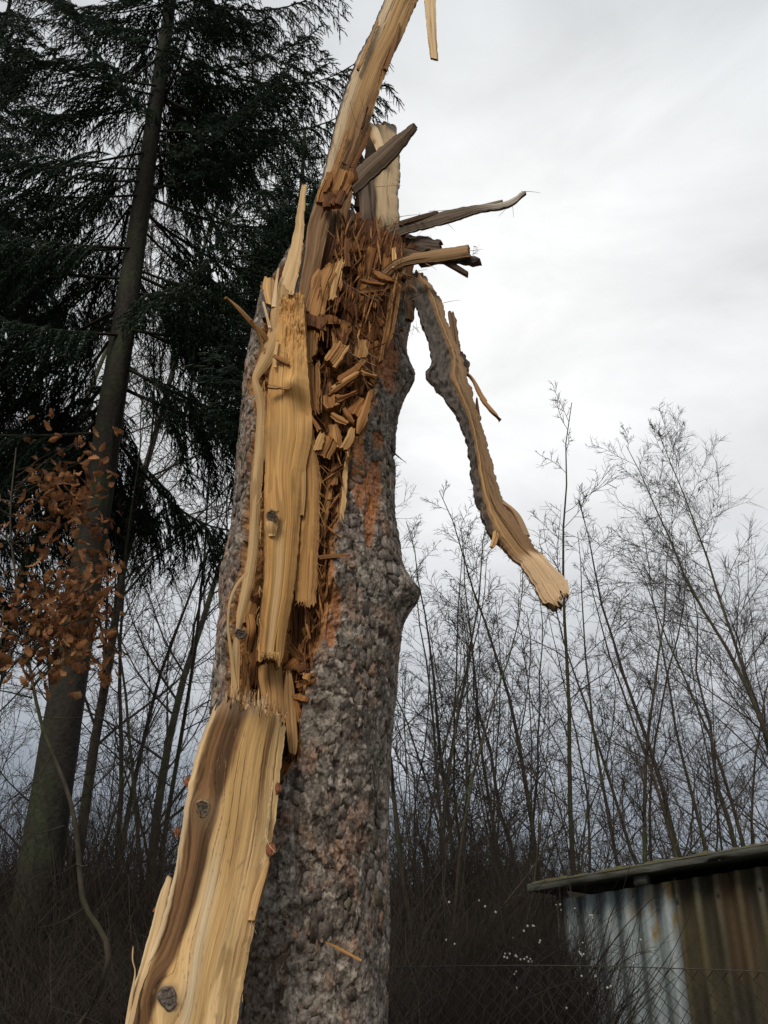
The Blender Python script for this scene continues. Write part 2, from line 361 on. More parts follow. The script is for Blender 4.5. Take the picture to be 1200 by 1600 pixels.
ids = cell(sx_, sy_); NR = 14; rs_ = np.linspace(.004, .048, 23); ang_ = (np.arange(NR)[None] + RS.rand(len(sx_), NR) * .6) / NR * 2 * math.pi
rad_ = np.full(ang_.shape, rs_[0]); alive = np.ones(ang_.shape, bool)
for r_ in rs_:
    same = np.abs(cell(sx_[:, None] + np.cos(ang_) * r_ * .8, sy_[:, None] + np.sin(ang_) * r_ * 1.15) - ids[:, None]) < 1e-9
    alive &= same; rad_ = np.where(alive, r_, rad_)
rad_ = rad_ * (1 + .12 * (RS.rand(*rad_.shape) - .5)) + .0012
def flake(k):
    rs = np.random.RandomState(100 + k); n = NR; th0, z0 = sx_[k] / .31, sy_[k]
    rr = rad_[k] * rs.uniform(.72, 1.2) * (1 + .28 * (rs.rand(n) - .5)); u = np.cos(ang_[k]) * rr * .8; v = np.sin(ang_[k]) * rr * 1.15; u, v = u / .31, v
    lift = .0042 * rs.rand() ** 2; g_ = .0018 + .0018 * rs.rand(); hw = np.abs(v).max() + 1e-4; uw = np.abs(u).max() + 1e-4
    hl = g_ + lift * (-v / hw) + (rs.rand() - .5) * .003 * u / uw + .001 * (rs.rand(n) - .5)
    lo = surf(th0 + u * .97, z0 + v * .97, 0 * u - .004); hi = surf(th0 + u, z0 + v, hl); c0 = surf(np.array([th0]), np.array([z0]), np.array([g_]))
    i = np.arange(n); j = (i + 1) % n
    Q = np.stack([i, j, n + j, n + i], -1); Vv = np.concatenate([lo, hi, c0]); Tt = np.stack([n + i, n + j, np.full(n, 2 * n)], -1)
    kk = float(fbm(np.array(sx_[k] * 7), np.array(z0 * 5), 51, 3)) * 1.5 - .6 + rs.rand() * .65; kk = min(max(kk, 0), 1)
    c = np.array((.125, .107, .094)) * (1 - kk) + np.array((.285, .255, .228)) * kk
    q = rs.rand(); c = c * np.array([1.06, 1.0, .93])
    if q < .08: c = c * np.array((1.3, .98, .82))
    elif q < .15: c = c * .35 + np.array((.40, .37, .33)) * .65
    elif q < .20: c = c * np.array((.95, 1.0, .78))
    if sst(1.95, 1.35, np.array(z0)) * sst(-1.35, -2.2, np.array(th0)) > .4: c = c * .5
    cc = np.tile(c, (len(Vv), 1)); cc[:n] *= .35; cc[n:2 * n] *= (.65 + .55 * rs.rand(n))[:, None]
    return Vv, Q, Tt, cc
pc = surf(sx_ / .31, sy_); qx_, qy_ = proj(pc); sdp = poly_sd(qx_, qy_, WOUND); area = (rad_ ** 2).mean(1)
ORP = np.zeros(len(qx_))
for (opx, opy, sx, sy) in [(582, 760, 12, 55), (575, 820, 9, 36), (605, 560, 16, 50), (598, 500, 12, 45), (525, 945, 7, 36), (516, 990, 7, 26)]:
    ORP = np.maximum(ORP, np.exp(-((qx_ - opx) / sx) ** 2 - ((qy_ - opy) / sy) ** 2))
keep = (sdp < -7) & (qy_ > 436) & (RS.rand(len(qx_)) > .36) & (ORP < .45) & (area > .00004)
hidden = (qx_ < 430 - np.maximum(0, (qy_ - 1100)) * .15) & (qy_ > 1080)
order = sorted(np.nonzero(keep)[0], key=lambda k: -area[k] * (.1 if hidden[k] else 1) * (.25 + abs(math.sin(sx_[k] / .31))) * (1 if qy_[k] < 1600 else .1))
rest = []
for i, k in enumerate(order):
    Vv, Q, Tt, cc = flake(k)
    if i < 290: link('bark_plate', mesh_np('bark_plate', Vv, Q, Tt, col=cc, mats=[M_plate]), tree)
    else: rest.append((Vv, Q, Tt, cc))
n0 = 0; VV, QQ, TT, CC = [], [], [], []
for Vv, Q, Tt, cc in rest: VV.append(Vv); QQ.append(Q + n0); TT.append(Tt + n0); CC.append(cc); n0 += len(Vv)
link('small_bark_scales', mesh_np('bark_scales', np.concatenate(VV), np.concatenate(QQ), np.concatenate(TT), col=np.concatenate(CC), mats=[M_plate]), tree, kind='stuff')

# ------------------------------------------------------------------ split wood
FRESH, PALE, TAN, BROWN, DARK, GREY = (.71, .46, .21), (.78, .60, .38), (.47, .24, .085), (.19, .08, .030), (.08, .042, .022), (.17, .13, .095)
BARKC = (.13, .11, .095)
SEED = [0]; LATE = []
def jag(S, n, seed, sharp=1.0):
    rs = np.random.RandomState(seed); tot = 0
    for m, am, wk in ((n, .6, 1.3), (n * 3, .42, 1.6), (n * 7, .22, 1.6)):
        c = rs.rand(m); hgt = rs.rand(m) ** 1.5; wd = (.25 + rs.rand(m)) / m * wk; sk = rs.uniform(-.7, .7, m)
        x = (S[:, None] - c[None]) / wd[None]; x = np.where(x > 0, x / (1 + sk), -x / (1 - sk))
        tot = tot + am * (hgt[None] * np.clip(1 - x, 0, 1) ** sharp).max(1)
    return 1 - np.clip(tot * .85 + vn(S * 3, S * 0, seed) * .35, 0, 1)
def slab(name, par, st, kn=(), th=.03, nu=30, den=110, bulge=.12, rough=.003, j0=0., j1=0., n0=9, n1=9, a=FRESH, b=TAN, back=BROWN, edge=.0, colf=None, dispf=None, sh=1.0, label=None, streak=.5, mat=None, cracks=1.0):
    SEED[0] += 1; sd = SEED[0] * 7
    st = [tuple(s) + ((s[4],) if len(s) == 5 else ()) for s in st]
    A = np.array(st, float); L = P(A[:, 0], A[:, 1], A[:, 4]); Rr = P(A[:, 2], A[:, 3], A[:, 5])
    mid = (L + Rr) / 2; ln = np.linalg.norm(np.diff(mid, axis=0), axis=1).sum()
    # even arc length along the middle
    tt0 = np.linspace(0, 1, 200); mm = cr(mid, tt0); cum = np.concatenate([[0], np.cumsum(np.linalg.norm(np.diff(mm, axis=0), axis=1))]); cum /= cum[-1]
    nv = int(np.clip(ln * den, 6, 420)); S = np.linspace(0, 1, nu); T = np.linspace(0, 1, nv)
    J0 = j0 / ln * jag(S, n0, sd + 1, sh); J1 = j1 / ln * jag(S, n1, sd + 2, sh)
    tt = J0[None] + T[:, None] * (1 - J0 - J1)[None]
    tp = np.interp(tt, cum, tt0)
    Lp = cr(L, tp); Rp = cr(Rr, tp); SS = np.broadcast_to(S, tt.shape)
    aw = Rp - Lp; W = np.linalg.norm(aw, axis=-1); v = tt * ln; u = SS * W.max()
    ej = edge * ((fbm(v * 45, v * 0, sd + 3, 5) - .5) * (1 - SS) ** 3 * 2 + (fbm(v * 45, v * 0, sd + 4, 5) - .5) * SS ** 3 * 2) / np.maximum(W, .01)
    pos = Lp + aw * (SS + ej)[..., None]
    if kn:
        PX, PY = proj(pos)
        for kx, ky, kr in kn:
            gk = np.exp(-((PX - kx) / (kr * 1.9)) ** 2 - ((PY - ky) / (kr * 3.2)) ** 2); u = u - (PX - kx) * .0021 * gk * .92
    e = 1e-3; dv = (cr((L + Rr) / 2, np.clip(tp + e, 0, 1)) - cr((L + Rr) / 2, np.clip(tp - e, 0, 1)))
    n = np.cross(aw, dv); n /= np.linalg.norm(n, axis=-1)[..., None] + 1e-12
    n *= np.where((n * (np.array([0, 0, EYE]) - pos)).sum(-1) < 0, -1, 1)[..., None]
    prof = bulge * W * (1 - (2 * SS - 1) ** 2)
    f = fbm(u * 120, v * 1.5, sd + 5, 3) - .5
    f2_ = np.abs(fbm(u * 45 + 3, v * .9, sd + 6, 3) - .5) * 2
    ck = sst(.035, 0, np.abs(vn(u * 34, v * .8, sd + 7) - .5)) * sst(.45, .6, vn(u * 12, v * 2.6, sd + 8)) * cracks
    f3 = fbm(u * 260, v * 5, sd + 15, 2) - .5
    f4 = sst(.42, .58, vn(u * 15 + .7 * vn(u * 5, v * 2, sd), v * .6, sd + 16)) + .5 * sst(.47, .53, vn(u * 41, v * 1.6, sd + 17)) * sst(.4, .6, vn(u * 7, v * 3, sd + 22))
    d = prof + rough * (.9 * f + .5 * f2_ - 3.2 * ck + .5 * f3 + .9 * f4)
    # lifted plank steps
    d = d + rough * 1.5 * np.floor(vn(u * 16, v * .9, sd + 9) * 4) / 4
    PX, PY = proj(pos)
    if dispf is not None: d = d + dispf(PX, PY, SS, tt)
    bk = prof - th * (1 - .75 * (2 * SS - 1) ** 4) + rough * (fbm(u * 40, v * 8, sd + 10, 3) - .5) * 5
    fr = pos + n * d[..., None]; ba = pos + n * np.minimum(bk, d - .002)[..., None]
    k = .6 * fbm(u * 30, v * .7, sd + 11, 5) + .4 * fbm(u * 110, v * .9, sd + 21, 3); c = lerp(a, b, np.clip(sst(.40, .62, k) * streak * 1.4 + .35 * (vn(u * 9, v * 1.2, sd + 12) - .3), 0, 1.15))
    c = c * (.88 + .22 * vn(u * 190, v * 3, sd + 13))[..., None]
    c = lerp(c, np.array(b) * .35, ck * .85)
    c = lerp(c, np.array(b) * .6, sst(.60, .72, vn(u * 110, v * 9, sd + 18)) * sst(.4, .7, vn(u * 10, v * 4, sd + 19)) * .6)
    if colf is not None: c = colf(c, PX, PY, SS, tt, u, v)
    cb = lerp(back, np.array(back) * .6, fbm(u * 40, v * 20, sd + 14))
    m = nv * nu; Vv = np.concatenate([fr.reshape(-1, 3), ba.reshape(-1, 3)]); Cc = np.concatenate([c.reshape(-1, 3), cb.reshape(-1, 3)])
    q1 = grid_faces(nv, nu); q2 = grid_faces(nv, nu, m)[:, ::-1]
    def strip(i): i = np.asarray(i); return np.stack([i[:-1], i[:-1] + m, i[1:] + m, i[1:]], -1)
    r = np.arange(nv) * nu
    Q = np.concatenate([q1, q2, strip(r), strip(r + nu - 1)[:, ::-1], strip(np.arange(nu))[:, ::-1], strip((nv - 1) * nu + np.arange(nu))])
    uv = np.stack([u + sd * .13, v], -1).reshape(-1, 2)
    me = mesh_np(name, Vv, Q, col=Cc, uv=np.concatenate([uv, uv + .37]), mats=[mat or M_wood])
    return link(name, me, par, label=label)
def barkmat(px, py, u, v, sd=3): return lerp((.10, .085, .07), (.24, .21, .19), fbm(u * 50, v * 40, sd, 3))

def knot(par, px, py, r, Y, tilt=.2, col=(.16, .11, .07), ring=(.46, .29, .13)):
    n = 30; m = 9; c = P(px, py, Y); s = float(np.linalg.norm(P(px + 1, py, Y) - c)) * r
    to = np.array([0, 0, EYE]) - c; to /= np.linalg.norm(to); a = np.cross([0, 0, 1], to); a /= np.linalg.norm(a); b = np.cross(to, a)
    rs = np.random.RandomState(int(px * 7 + py)); ph = rs.rand(3) * 6
    Vv, Cc = [], []
    for j in range(m):
        q = j / (m - 1)
        for i in range(n):
            t = i / n * 2 * math.pi; rr = s * q * (1 + .15 * math.sin(2 * t + ph[0]) + .09 * math.sin(3 * t + ph[1]) + .05 * math.sin(7 * t + ph[2])) * 1.08
            hgt = s * (.16 - .10 * (q < .75) + .14 * rs.rand() - .9 * max(0, q - .85))
            if q > .98: hgt = -s * .35
            Vv.append(c + a * rr * .9 + 0 if False else c + a * rr * math.cos(t) * .92 + b * rr * math.sin(t) + to * hgt)
            k = rs.rand(); Cc.append(np.array(ring) * (.7 + .4 * k) if .80 < q < .93 else np.array(col) * (.3 + 1.2 * k))
    link('knot', mesh_np('knot', np.array(Vv), grid_faces(m, n, 0, True), col=np.array(Cc), mats=[M_plate]), par)

# --- tall slab reaching out of the top of the picture
def tall_col(c, X, Y, S, t, u, v):
    c = lerp(c, (.74, .60, .40), sst(.28, .04, np.abs(S - .17)) * .75)
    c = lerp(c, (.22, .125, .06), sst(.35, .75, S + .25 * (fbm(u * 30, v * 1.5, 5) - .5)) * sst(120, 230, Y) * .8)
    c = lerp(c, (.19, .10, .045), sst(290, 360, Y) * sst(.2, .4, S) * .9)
    return lerp(c, barkmat(X, Y, u, v), sst(.085, .03, S + .09 * (fbm(v * 25, v * 0, 6) - .5)))
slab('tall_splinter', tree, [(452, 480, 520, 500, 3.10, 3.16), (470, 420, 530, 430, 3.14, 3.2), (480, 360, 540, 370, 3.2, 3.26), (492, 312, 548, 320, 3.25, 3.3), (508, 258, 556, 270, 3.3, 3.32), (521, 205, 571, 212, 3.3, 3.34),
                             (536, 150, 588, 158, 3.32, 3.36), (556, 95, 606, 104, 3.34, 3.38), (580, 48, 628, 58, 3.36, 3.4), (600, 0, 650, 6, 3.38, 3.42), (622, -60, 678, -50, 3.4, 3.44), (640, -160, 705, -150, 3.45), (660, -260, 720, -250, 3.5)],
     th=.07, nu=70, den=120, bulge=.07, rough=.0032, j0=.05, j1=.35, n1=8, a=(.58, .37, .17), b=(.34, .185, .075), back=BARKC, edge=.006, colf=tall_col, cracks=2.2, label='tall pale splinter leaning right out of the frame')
for st_, a_ in [([(500, 330, 507, 332, 3.2), (520, 262, 527, 265, 3.25), (541, 205, 545, 207, 3.28)], TAN), ([(560, 200, 566, 202, 3.3), (575, 165, 582, 168, 3.31), (590, 140, 592, 141, 3.3)], (.34, .20, .09)), ([(533, 255, 541, 258, 3.24), (552, 210, 560, 213, 3.27), (572, 160, 575, 162, 3.30)], (.30, .17, .08)),
                ([(556, 110, 560, 112, 3.30), (572, 72, 577, 74, 3.32), (590, 30, 592, 31, 3.34)], FRESH), ([(598, 110, 604, 112, 3.35), (612, 70, 618, 72, 3.36), (624, 34, 626, 35, 3.38)], (.40, .24, .11)), ([(545, 262, 552, 268, 3.27), (566, 222, 572, 226, 3.3), (579, 196, 581, 198, 3.3)], BROWN)]:
    slab('splinter', tree, st_, th=.012, nu=10, j0=.02, j1=.02, rough=.003, a=a_, b=BROWN, edge=.004)
slab('hanging_strip', tree, [(662, -120, 690, -120, 3.46), (660, -60, 684, -55, 3.44), (663, 0, 681, 2, 3.42), (667, 45, 682, 48, 3.40), (673, 92, 685, 96, 3.4)], th=.012, nu=12, j1=.01, a=PALE, b=FRESH, back=TAN, edge=.004)
slab('splinter', tree, [(572, 196, 580, 192, 3.36), (574, 206, 590, 200, 3.36), (582, 222, 596, 215, 3.35), (590, 240, 602, 236, 3.34)], th=.012, nu=12, a=PALE, b=FRESH, rough=.002)
# --- upright stub slab
def stub_col(c, X, Y, S, t, u, v):
    c = lerp(c, (.17, .14, .11), sst(.12, -.12, S - .36 - .05 * fbm(v * 4, v * 0, 3)) * sst(205, 270, Y))
    c = lerp(c, (.60, .47, .30), sst(.4, .5, S) * .5)
    return lerp(c, barkmat(X, Y, u, v), np.maximum(sst(.95, .99, S + .03 * (fbm(v * 30, v * 0, 7) - .5)), sst(214, 204, Y + 14 * (fbm(u * 60, v, 9) - .5)) * sst(.6, .7, S)))
slab('upright_slab', tree, [(574, 196, 618, 194, 3.44), (573, 220, 622, 222, 3.44), (570, 250, 625, 250, 3.44), (566, 280, 624, 282, 3.43), (562, 320, 622, 320, 3.42), (560, 370, 626, 372, 3.4), (556, 420, 632, 425, 3.36)],
     th=.06, nu=50, den=130, bulge=.14, rough=.003, j0=.045, n0=6, j1=.04, a=(.62, .46, .27), b=(.48, .32, .17), back=BARKC, edge=.01, colf=stub_col, label='pale upright slab with bark on its right edge')
slab('splinter', tree, [(596, 196, 618, 198, 3.47), (600, 192, 620, 203, 3.47), (603, 212, 618, 216, 3.47)], th=.05, nu=10, a=(.20, .12, .08), b=BARKC, mat=M_plate, rough=.006)
slab('splinter', tree, [(527, 330, 552, 322, 3.34), (528, 370, 556, 372, 3.33), (522, 400, 560, 410, 3.3)], th=.04, nu=20, j0=.03, a=(.36, .31, .24), b=(.28, .22, .16), rough=.003)
slab('splinter', tree, [(556, 232, 562, 235, 3.40), (566, 256, 574, 262, 3.38), (560, 290, 585, 292, 3.37), (562, 330, 584, 335, 3.36), (560, 375, 586, 378, 3.33)], th=.03, nu=18, j0=.02, a=(.20, .15, .11), b=(.12, .085, .06), rough=.004)
# --- dark splinter crossing it
slab('splinter', tree, [(540, 282, 556, 303, 3.20), (566, 254, 580, 280, 3.18), (592, 232, 606, 257, 3.14), (615, 214, 628, 232, 3.10), (636, 199, 644, 209, 3.06), (648, 190, 650, 195, 3.04)],
     th=.035, nu=22, den=150, j1=.02, rough=.004, a=(.21, .15, .105), b=(.11, .075, .05), back=DARK, edge=.008, label='dark weathered splinter pointing up right')
def crumb(c, X, Y, S, t, u, v): return lerp(c, (.16, .08, .04), sst(.35, 0, fbm(u * 80, v * 60, 4, 3)) * .9)
for i_, (x_, y_, l_, w_, an_, Y_, t_) in enumerate([(518, 294, 56, 26, 20, 3.10, 1), (534, 290, 58, 24, 24, 3.09, 1), (506, 302, 40, 16, 18, 3.09, 0), (524, 306, 40, 22, 26, 3.07, 1), (545, 284, 44, 18, 22, 3.09, 2), (514, 314, 26, 20, 16, 3.06, 2), (528, 284, 46, 12, 24, 3.06, 0), (540, 302, 34, 10, 28, 3.05, 1), (512, 288, 34, 8, 20, 3.05, 1), (533, 312, 26, 12, 24, 3.05, 2)]):
    LATE.append((x_, y_, l_, w_, an_, Y_, t_, .035))
slab('wood_chunk', tree, [(556, 308, 566, 306, 3.38), (553, 325, 565, 326, 3.38)], th=.03, nu=10, rough=.008, a=DARK, b=BROWN)
# --- splinters pointing right
def tipc(c, X, Y, S, t, u, v): return lerp(c, (.66, .60, .50), sst(730, 800, X) * .9)
slab('splinter', tree, [(578, 362, 592, 392, 3.20), (612, 352, 618, 372, 3.12), (650, 343, 656, 359, 3.05), (695, 330, 700, 348, 2.97), (740, 321, 744, 333, 2.90), (780, 317, 783, 326, 2.84), (800, 310, 803, 318, 2.82), (820, 298, 822, 301, 2.80)],
     th=.022, nu=16, den=140, rough=.003, a=(.23, .18, .135), b=(.11, .08, .06), back=DARK, edge=.005, colf=tipc, label='long thin splinter sticking out to the right')
slab('splinter', tree, [(732, 325, 734, 331, 2.92), (765, 317, 767, 323, 2.86), (786, 312, 788, 314, 2.84)], th=.01, nu=8, j1=.01, rough=.002, a=(.30, .24, .17), b=(.2, .15, .1))
slab('splinter', tree, [(622, 347, 624, 353, 3.08), (660, 336, 662, 342, 3.02), (688, 330, 686, 334, 2.98)], th=.012, nu=8, j1=.02, rough=.003, a=DARK, b=(.16, .12, .09))
slab('splinter', tree, [(600, 368, 602, 392, 3.2), (640, 368, 636, 388, 3.14), (668, 371, 662, 392, 3.08), (697, 381, 690, 388, 3.02)], th=.03, nu=14, j1=.05, rough=.006, a=(.15, .115, .09), b=(.075, .055, .045), edge=.012)
slab('splinter', tree, [(630, 386, 622, 394, 3.12), (650, 390, 640, 402, 3.06), (668, 395, 662, 398, 3.02)], th=.02, nu=10, rough=.004, a=DARK, b=(.17, .12, .08))
slab('splinter', tree, [(590, 428, 600, 440, 3.02), (612, 410, 622, 420, 2.98), (640, 398, 648, 412, 2.95), (680, 391, 685, 409, 2.90), (715, 386, 718, 404, 2.86), (736, 383, 737, 401, 2.84)],
     th=.03, nu=24, den=150, j1=.014, n1=5, rough=.003, a=(.45, .28, .14), b=(.26, .155, .08), back=(.12, .08, .06), edge=.004, label='thick tan splinter sticking out to the right')
slab('splinter', tree, [(650, 408, 656, 416, 2.98), (700, 402, 702, 410, 2.93), (726, 398, 728, 412, 2.90), (738, 402, 740, 414, 2.89), (751, 406, 750, 410, 2.88)], th=.03, nu=14, rough=.006, a=(.13, .10, .085), b=(.07, .055, .05), edge=.01)
slab('splinter', tree, [(694, 404, 690, 410, 2.92), (712, 414, 708, 420, 2.9), (732, 427, 729, 431, 2.88)], th=.015, nu=8, rough=.004, a=(.14, .11, .09), b=DARK)
slab('splinter', tree, [(612, 386, 618, 384, 3.0), (613, 420, 621, 418, 2.98)], th=.012, nu=8, j0=.02, a=FRESH, b=TAN)
# --- long hanging splinter, bark on its left side
def hang_col(c, X, Y, S, t, u, v):
    lim = np.interp(Y, [420, 470, 560, 620, 700, 800, 850], [.62, .60, .66, .48, .33, .22, .10])
    k = sst(.04, -.04, S - lim + .06 * (fbm(v * 20, u * 20, 8) - .5))
    c = lerp(c, (.60, .37, .16), sst(.10, .0, np.abs(S - lim - .12)) * .7 * sst(900, 820, Y))
    c = lerp(c, (.30, .20, .12), sst(.5, .9, S) * sst(880, 800, Y) * .6)
    c = lerp(c, barkmat(X, Y, u, v) * .62, k * sst(880, 820, Y))
    return lerp(c, (.68, .48, .29), sst(866, 876, Y + 16 * (S - .5) + 20 * (fbm(u * 60, v, 3) - .5)))
def hang_d(X, Y, S, t):
    lim = np.interp(Y, [420, 470, 560, 620, 700, 800, 850], [.62, .60, .66, .48, .33, .22, .10])
    return sst(.05, -.05, S - lim) * (fbm(X * .2, Y * .12, 19, 3) - .3) * .03 * sst(880, 820, Y) + .02 * sst(.12, 0, np.abs(S - lim - .1)) * sst(880, 820, Y)
slab('hanging_splinter', tree, [(628, 436, 660, 428, 3.14, 3.14), (645, 470, 684, 462, 3.05), (664, 520, 700, 510, 2.98), (674, 562, 718, 552, 2.95), (666, 592, 731, 592, 2.93), (690, 618, 738, 620, 2.92), (716, 655, 750, 655, 2.9), (730, 700, 762, 698, 2.88),
                                (738, 755, 776, 750, 2.86), (750, 800, 792, 792, 2.84), (762, 832, 818, 822, 2.82), (790, 862, 838, 858, 2.8), (820, 890, 862, 882, 2.78), (842, 930, 885, 912, 2.77), (868, 968, 904, 940, 2.76)],
     th=.04, nu=60, den=170, bulge=.10, rough=.005, j1=.09, n1=5, a=(.36, .22, .11), b=(.19, .11, .055), back=BARKC, edge=.012, colf=hang_col, dispf=hang_d, label='long torn splinter hanging down to the right with bark on its left side')
slab('splinter', tree, [(699, 486, 711, 489, 2.98), (704, 520, 716, 520, 2.97), (708, 555, 720, 552, 2.96), (714, 600, 728, 598, 2.95)], th=.02, nu=12, j0=.01, rough=.005, a=(.25, .15, .09), b=(.14, .09, .06), edge=.008)
slab('bark_lump', tree, [(715, 555, 726, 556, 2.98), (716, 572, 732, 574, 2.98), (716, 590, 728, 592, 2.98), (720, 606, 726, 606, 2.98)], th=.035, nu=12, rough=.012, a=(.15, .10, .075), b=(.08, .06, .05), mat=M_plate, edge=.02)
slab('splinter', tree, [(720, 578, 730, 582, 2.94), (735, 590, 744, 598, 2.92), (744, 612, 756, 618, 2.9), (758, 634, 766, 634, 2.88), (782, 656, 783, 657, 2.86)], th=.012, nu=10, rough=.003, a=(.46, .27, .12), b=BROWN, edge=.006)
slab('splinter', tree, [(744, 622, 746, 624, 2.93), (742, 645, 750, 650, 2.92)], th=.01, nu=6, rough=.003, a=BROWN, b=DARK)
slab('splinter', tree, [(782, 786, 786, 782, 2.84), (800, 800, 812, 806, 2.82), (818, 836, 828, 838, 2.81)], th=.015, nu=8, rough=.003, a=(.40, .27, .16), b=BROWN)
slab('splinter', tree, [(770, 828, 780, 834, 2.80), (768, 845, 776, 850, 2.79), (765, 854, 771, 857, 2.79)], th=.01, nu=8, rough=.003, a=FRESH, b=TAN)
slab('bark_lump', tree, [(686, 598, 690, 594, 2.94), (693, 612, 700, 606, 2.93), (702, 628, 704, 624, 2.93)], th=.02, nu=8, rough=.006, a=BARKC, b=DARK, mat=M_plate)

# --- left pale strips
slab('splinter', tree, [(471, 287, 480, 286, 3.14), (464, 330, 476, 330, 3.10), (458, 370, 474, 372, 3.07), (444, 420, 468, 420, 3.03), (430, 460, 458, 462, 2.99)], th=.02, nu=22, den=150, j0=.025, rough=.003, a=(.62, .46, .27), b=FRESH, back=BROWN, edge=.004, label='narrow pale splinter standing up left of the break')
slab('splinter', tree, [(500, 300, 520, 330, 3.14), (482, 350, 512, 362, 3.09), (476, 400, 502, 410, 3.05), (468, 450, 492, 455, 3.02), (462, 490, 482, 492, 3.0)], th=.02, nu=26, den=150, j0=.03, j1=.03, rough=.007, a=(.36, .22, .11), b=(.17, .09, .045))
slab('splinter', tree, [(512, 330, 535, 335, 3.22), (506, 380, 530, 385, 3.18), (498, 430, 520, 432, 3.14), (488, 480, 508, 482, 3.12)], th=.03, nu=20, rough=.009, j0=.04, j1=.04, a=(.25, .14, .06), b=(.13, .07, .035))
def edge_orange(c, X, Y, S, t, u, v): return lerp(c, (.42, .17, .06), sst(.10, .0, S + .1 * (fbm(v * 30, v * 0, 5) - .5)) * .8)
slab('curved_ribbon', tree, [(428, 440, 452, 450, 2.99), (424, 480, 447, 490, 2.97), (418, 520, 440, 530, 2.95), (405, 558, 424, 568, 2.93), (394, 588, 405, 592, 2.92), (396, 612, 410, 610, 2.92), (401, 640, 415, 636, 2.93), (398, 690, 414, 690, 2.94), (392, 750, 410, 750, 2.95),
                             (390, 810, 405, 810, 2.96), (387, 860, 403, 862, 2.97), (378, 910, 396, 912, 2.98), (370, 955, 384, 958, 2.98), (368, 985, 375, 985, 2.98)],
     th=.015, nu=22, den=160, j0=.04, bulge=.18, rough=.0022, a=(.62, .43, .22), b=(.50, .31, .14), back=TAN, edge=.002, colf=edge_orange, label='long pale ribbon of wood with a kink at its upper third')
slab('splinter', tree, [(414, 430, 428, 432, 3.0), (410, 450, 430, 455, 2.99), (416, 475, 430, 480, 2.98)], th=.025, nu=16, j0=.025, rough=.004, a=FRESH, b=TAN)
slab('bark_lump', tree, [(407, 460, 424, 450, 3.0), (404, 480, 424, 474, 3.0), (410, 500, 420, 496, 3.0)], th=.03, nu=12, rough=.007, a=(.20, .18, .16), b=BARKC, mat=M_plate)
slab('splinter', tree, [(434, 420, 437, 418, 2.98), (428, 450, 433, 450, 2.97), (424, 480, 432, 480, 2.96)], th=.01, nu=7, rough=.002, a=PALE, b=FRESH)
slab('splinter', tree, [(352, 463, 354, 465, 2.78), (375, 480, 373, 486, 2.82), (396, 502, 392, 508, 2.87), (414, 520, 410, 528, 2.92), (420, 530, 414, 534, 2.94)], th=.012, nu=8, rough=.0015, a=(.50, .32, .16), b=TAN, label='thin stick poking out to the upper left')
slab('splinter', tree, [(390, 500, 394, 498, 2.84), (400, 520, 405, 518, 2.88), (408, 540, 412, 538, 2.91), (412, 552, 414, 550, 2.92)], th=.008, nu=6, rough=.0015, a=(.54, .36, .17), b=TAN)
slab('splinter', tree, [(409, 470, 412, 470, 2.92), (414, 490, 418, 490, 2.92), (419, 512, 424, 512, 2.93)], th=.006, nu=6, rough=.001, a=PALE, b=FRESH)
slab('splinter', tree, [(432, 532, 436, 532, 2.91), (426, 560, 432, 560, 2.90), (428, 574, 432, 574, 2.90)], th=.008, nu=6, rough=.001, a=FRESH, b=TAN)

# --- the main slab with its two hanging tongues
def main_d(X, Y, S, t):
    d = .035 * np.exp(-((Y - 610) / 14) ** 2 - ((S - .62) / .2) ** 2) - .03 * np.exp(-((Y - 640) / 22) ** 2 - ((S - .85) / .2) ** 2)
    return d + sst(.62, .68, S + .12 * (fbm(Y * .03, Y * 0, 14) - .5)) * sst(650, 560, Y) * .022 + .01 * sst(.35, .2, S) * sst(700, 800, Y) + ((fbm(X * .22, Y * .06, 15, 4) - .5) * .045 + .010 * np.floor(vn(X * .16, Y * .045, 16) * 4) / 2) * sst(600, 520, Y) * sst(.15, .4, S + .4 * sst(520, 480, Y))
def main_c(c, X, Y, S, t, u, v):
    c = lerp(c, (.60, .34, .13), sst(620, 540, Y) * sst(.45, .7, S) * .6)
    c = lerp(c, (.55, .50, .40), np.exp(-((S - .42) / .1) ** 2) * sst(800, 900, Y) * .3)
    c = lerp(c, (.42, .25, .10), np.exp(-((X - 427) / 18) ** 2 - ((Y - 690) / 26) ** 2) * .6)
    c = lerp(c, (.30, .15, .06), sst(.82, .96, S + .1 * fbm(v * 10, u * 20, 3)) * sst(600, 660, Y) * .4)
    spk = sst(.80, .86, vn(u * 120, v * 40, 77)) * sst(600, 560, Y) * sst(.4, .7, S)
    c = lerp(c, (.25, .11, .04), spk * .8)
    return lerp(c, (.40, .19, .07), sst(.07, .0, S) * .6)
slab('main_slab', tree, [(438, 466, 476, 462, 2.96, 2.96), (433, 500, 478, 500, 2.95, 2.94), (428, 545, 480, 545, 2.94, 2.93), (420, 590, 483, 590, 2.94, 2.92), (417, 630, 485, 630, 2.94, 2.92), (414, 680, 488, 680, 2.94, 2.93), (414, 730, 478, 730, 2.94, 2.93), (413, 780, 472, 780, 2.93, 2.94),
                         (412, 830, 468, 830, 2.92, 2.95), (413, 880, 464, 880, 2.92, 2.95), (410, 930, 458, 930, 2.92, 2.95), (405, 975, 450, 975, 2.92, 2.95), (402, 1010, 444, 1010, 2.92, 2.95), (402, 1042, 440, 1046, 2.92, 2.95)],
     th=.05, nu=110, den=190, bulge=.15, rough=.0024, j0=.045, j1=.05, n1=9, a=(.72, .435, .165), b=(.54, .285, .095), back=BROWN, kn=[(425, 806, 11)], edge=.003, colf=main_c, dispf=main_d, label='broad pale slab of split wood standing in front of the torn trunk')
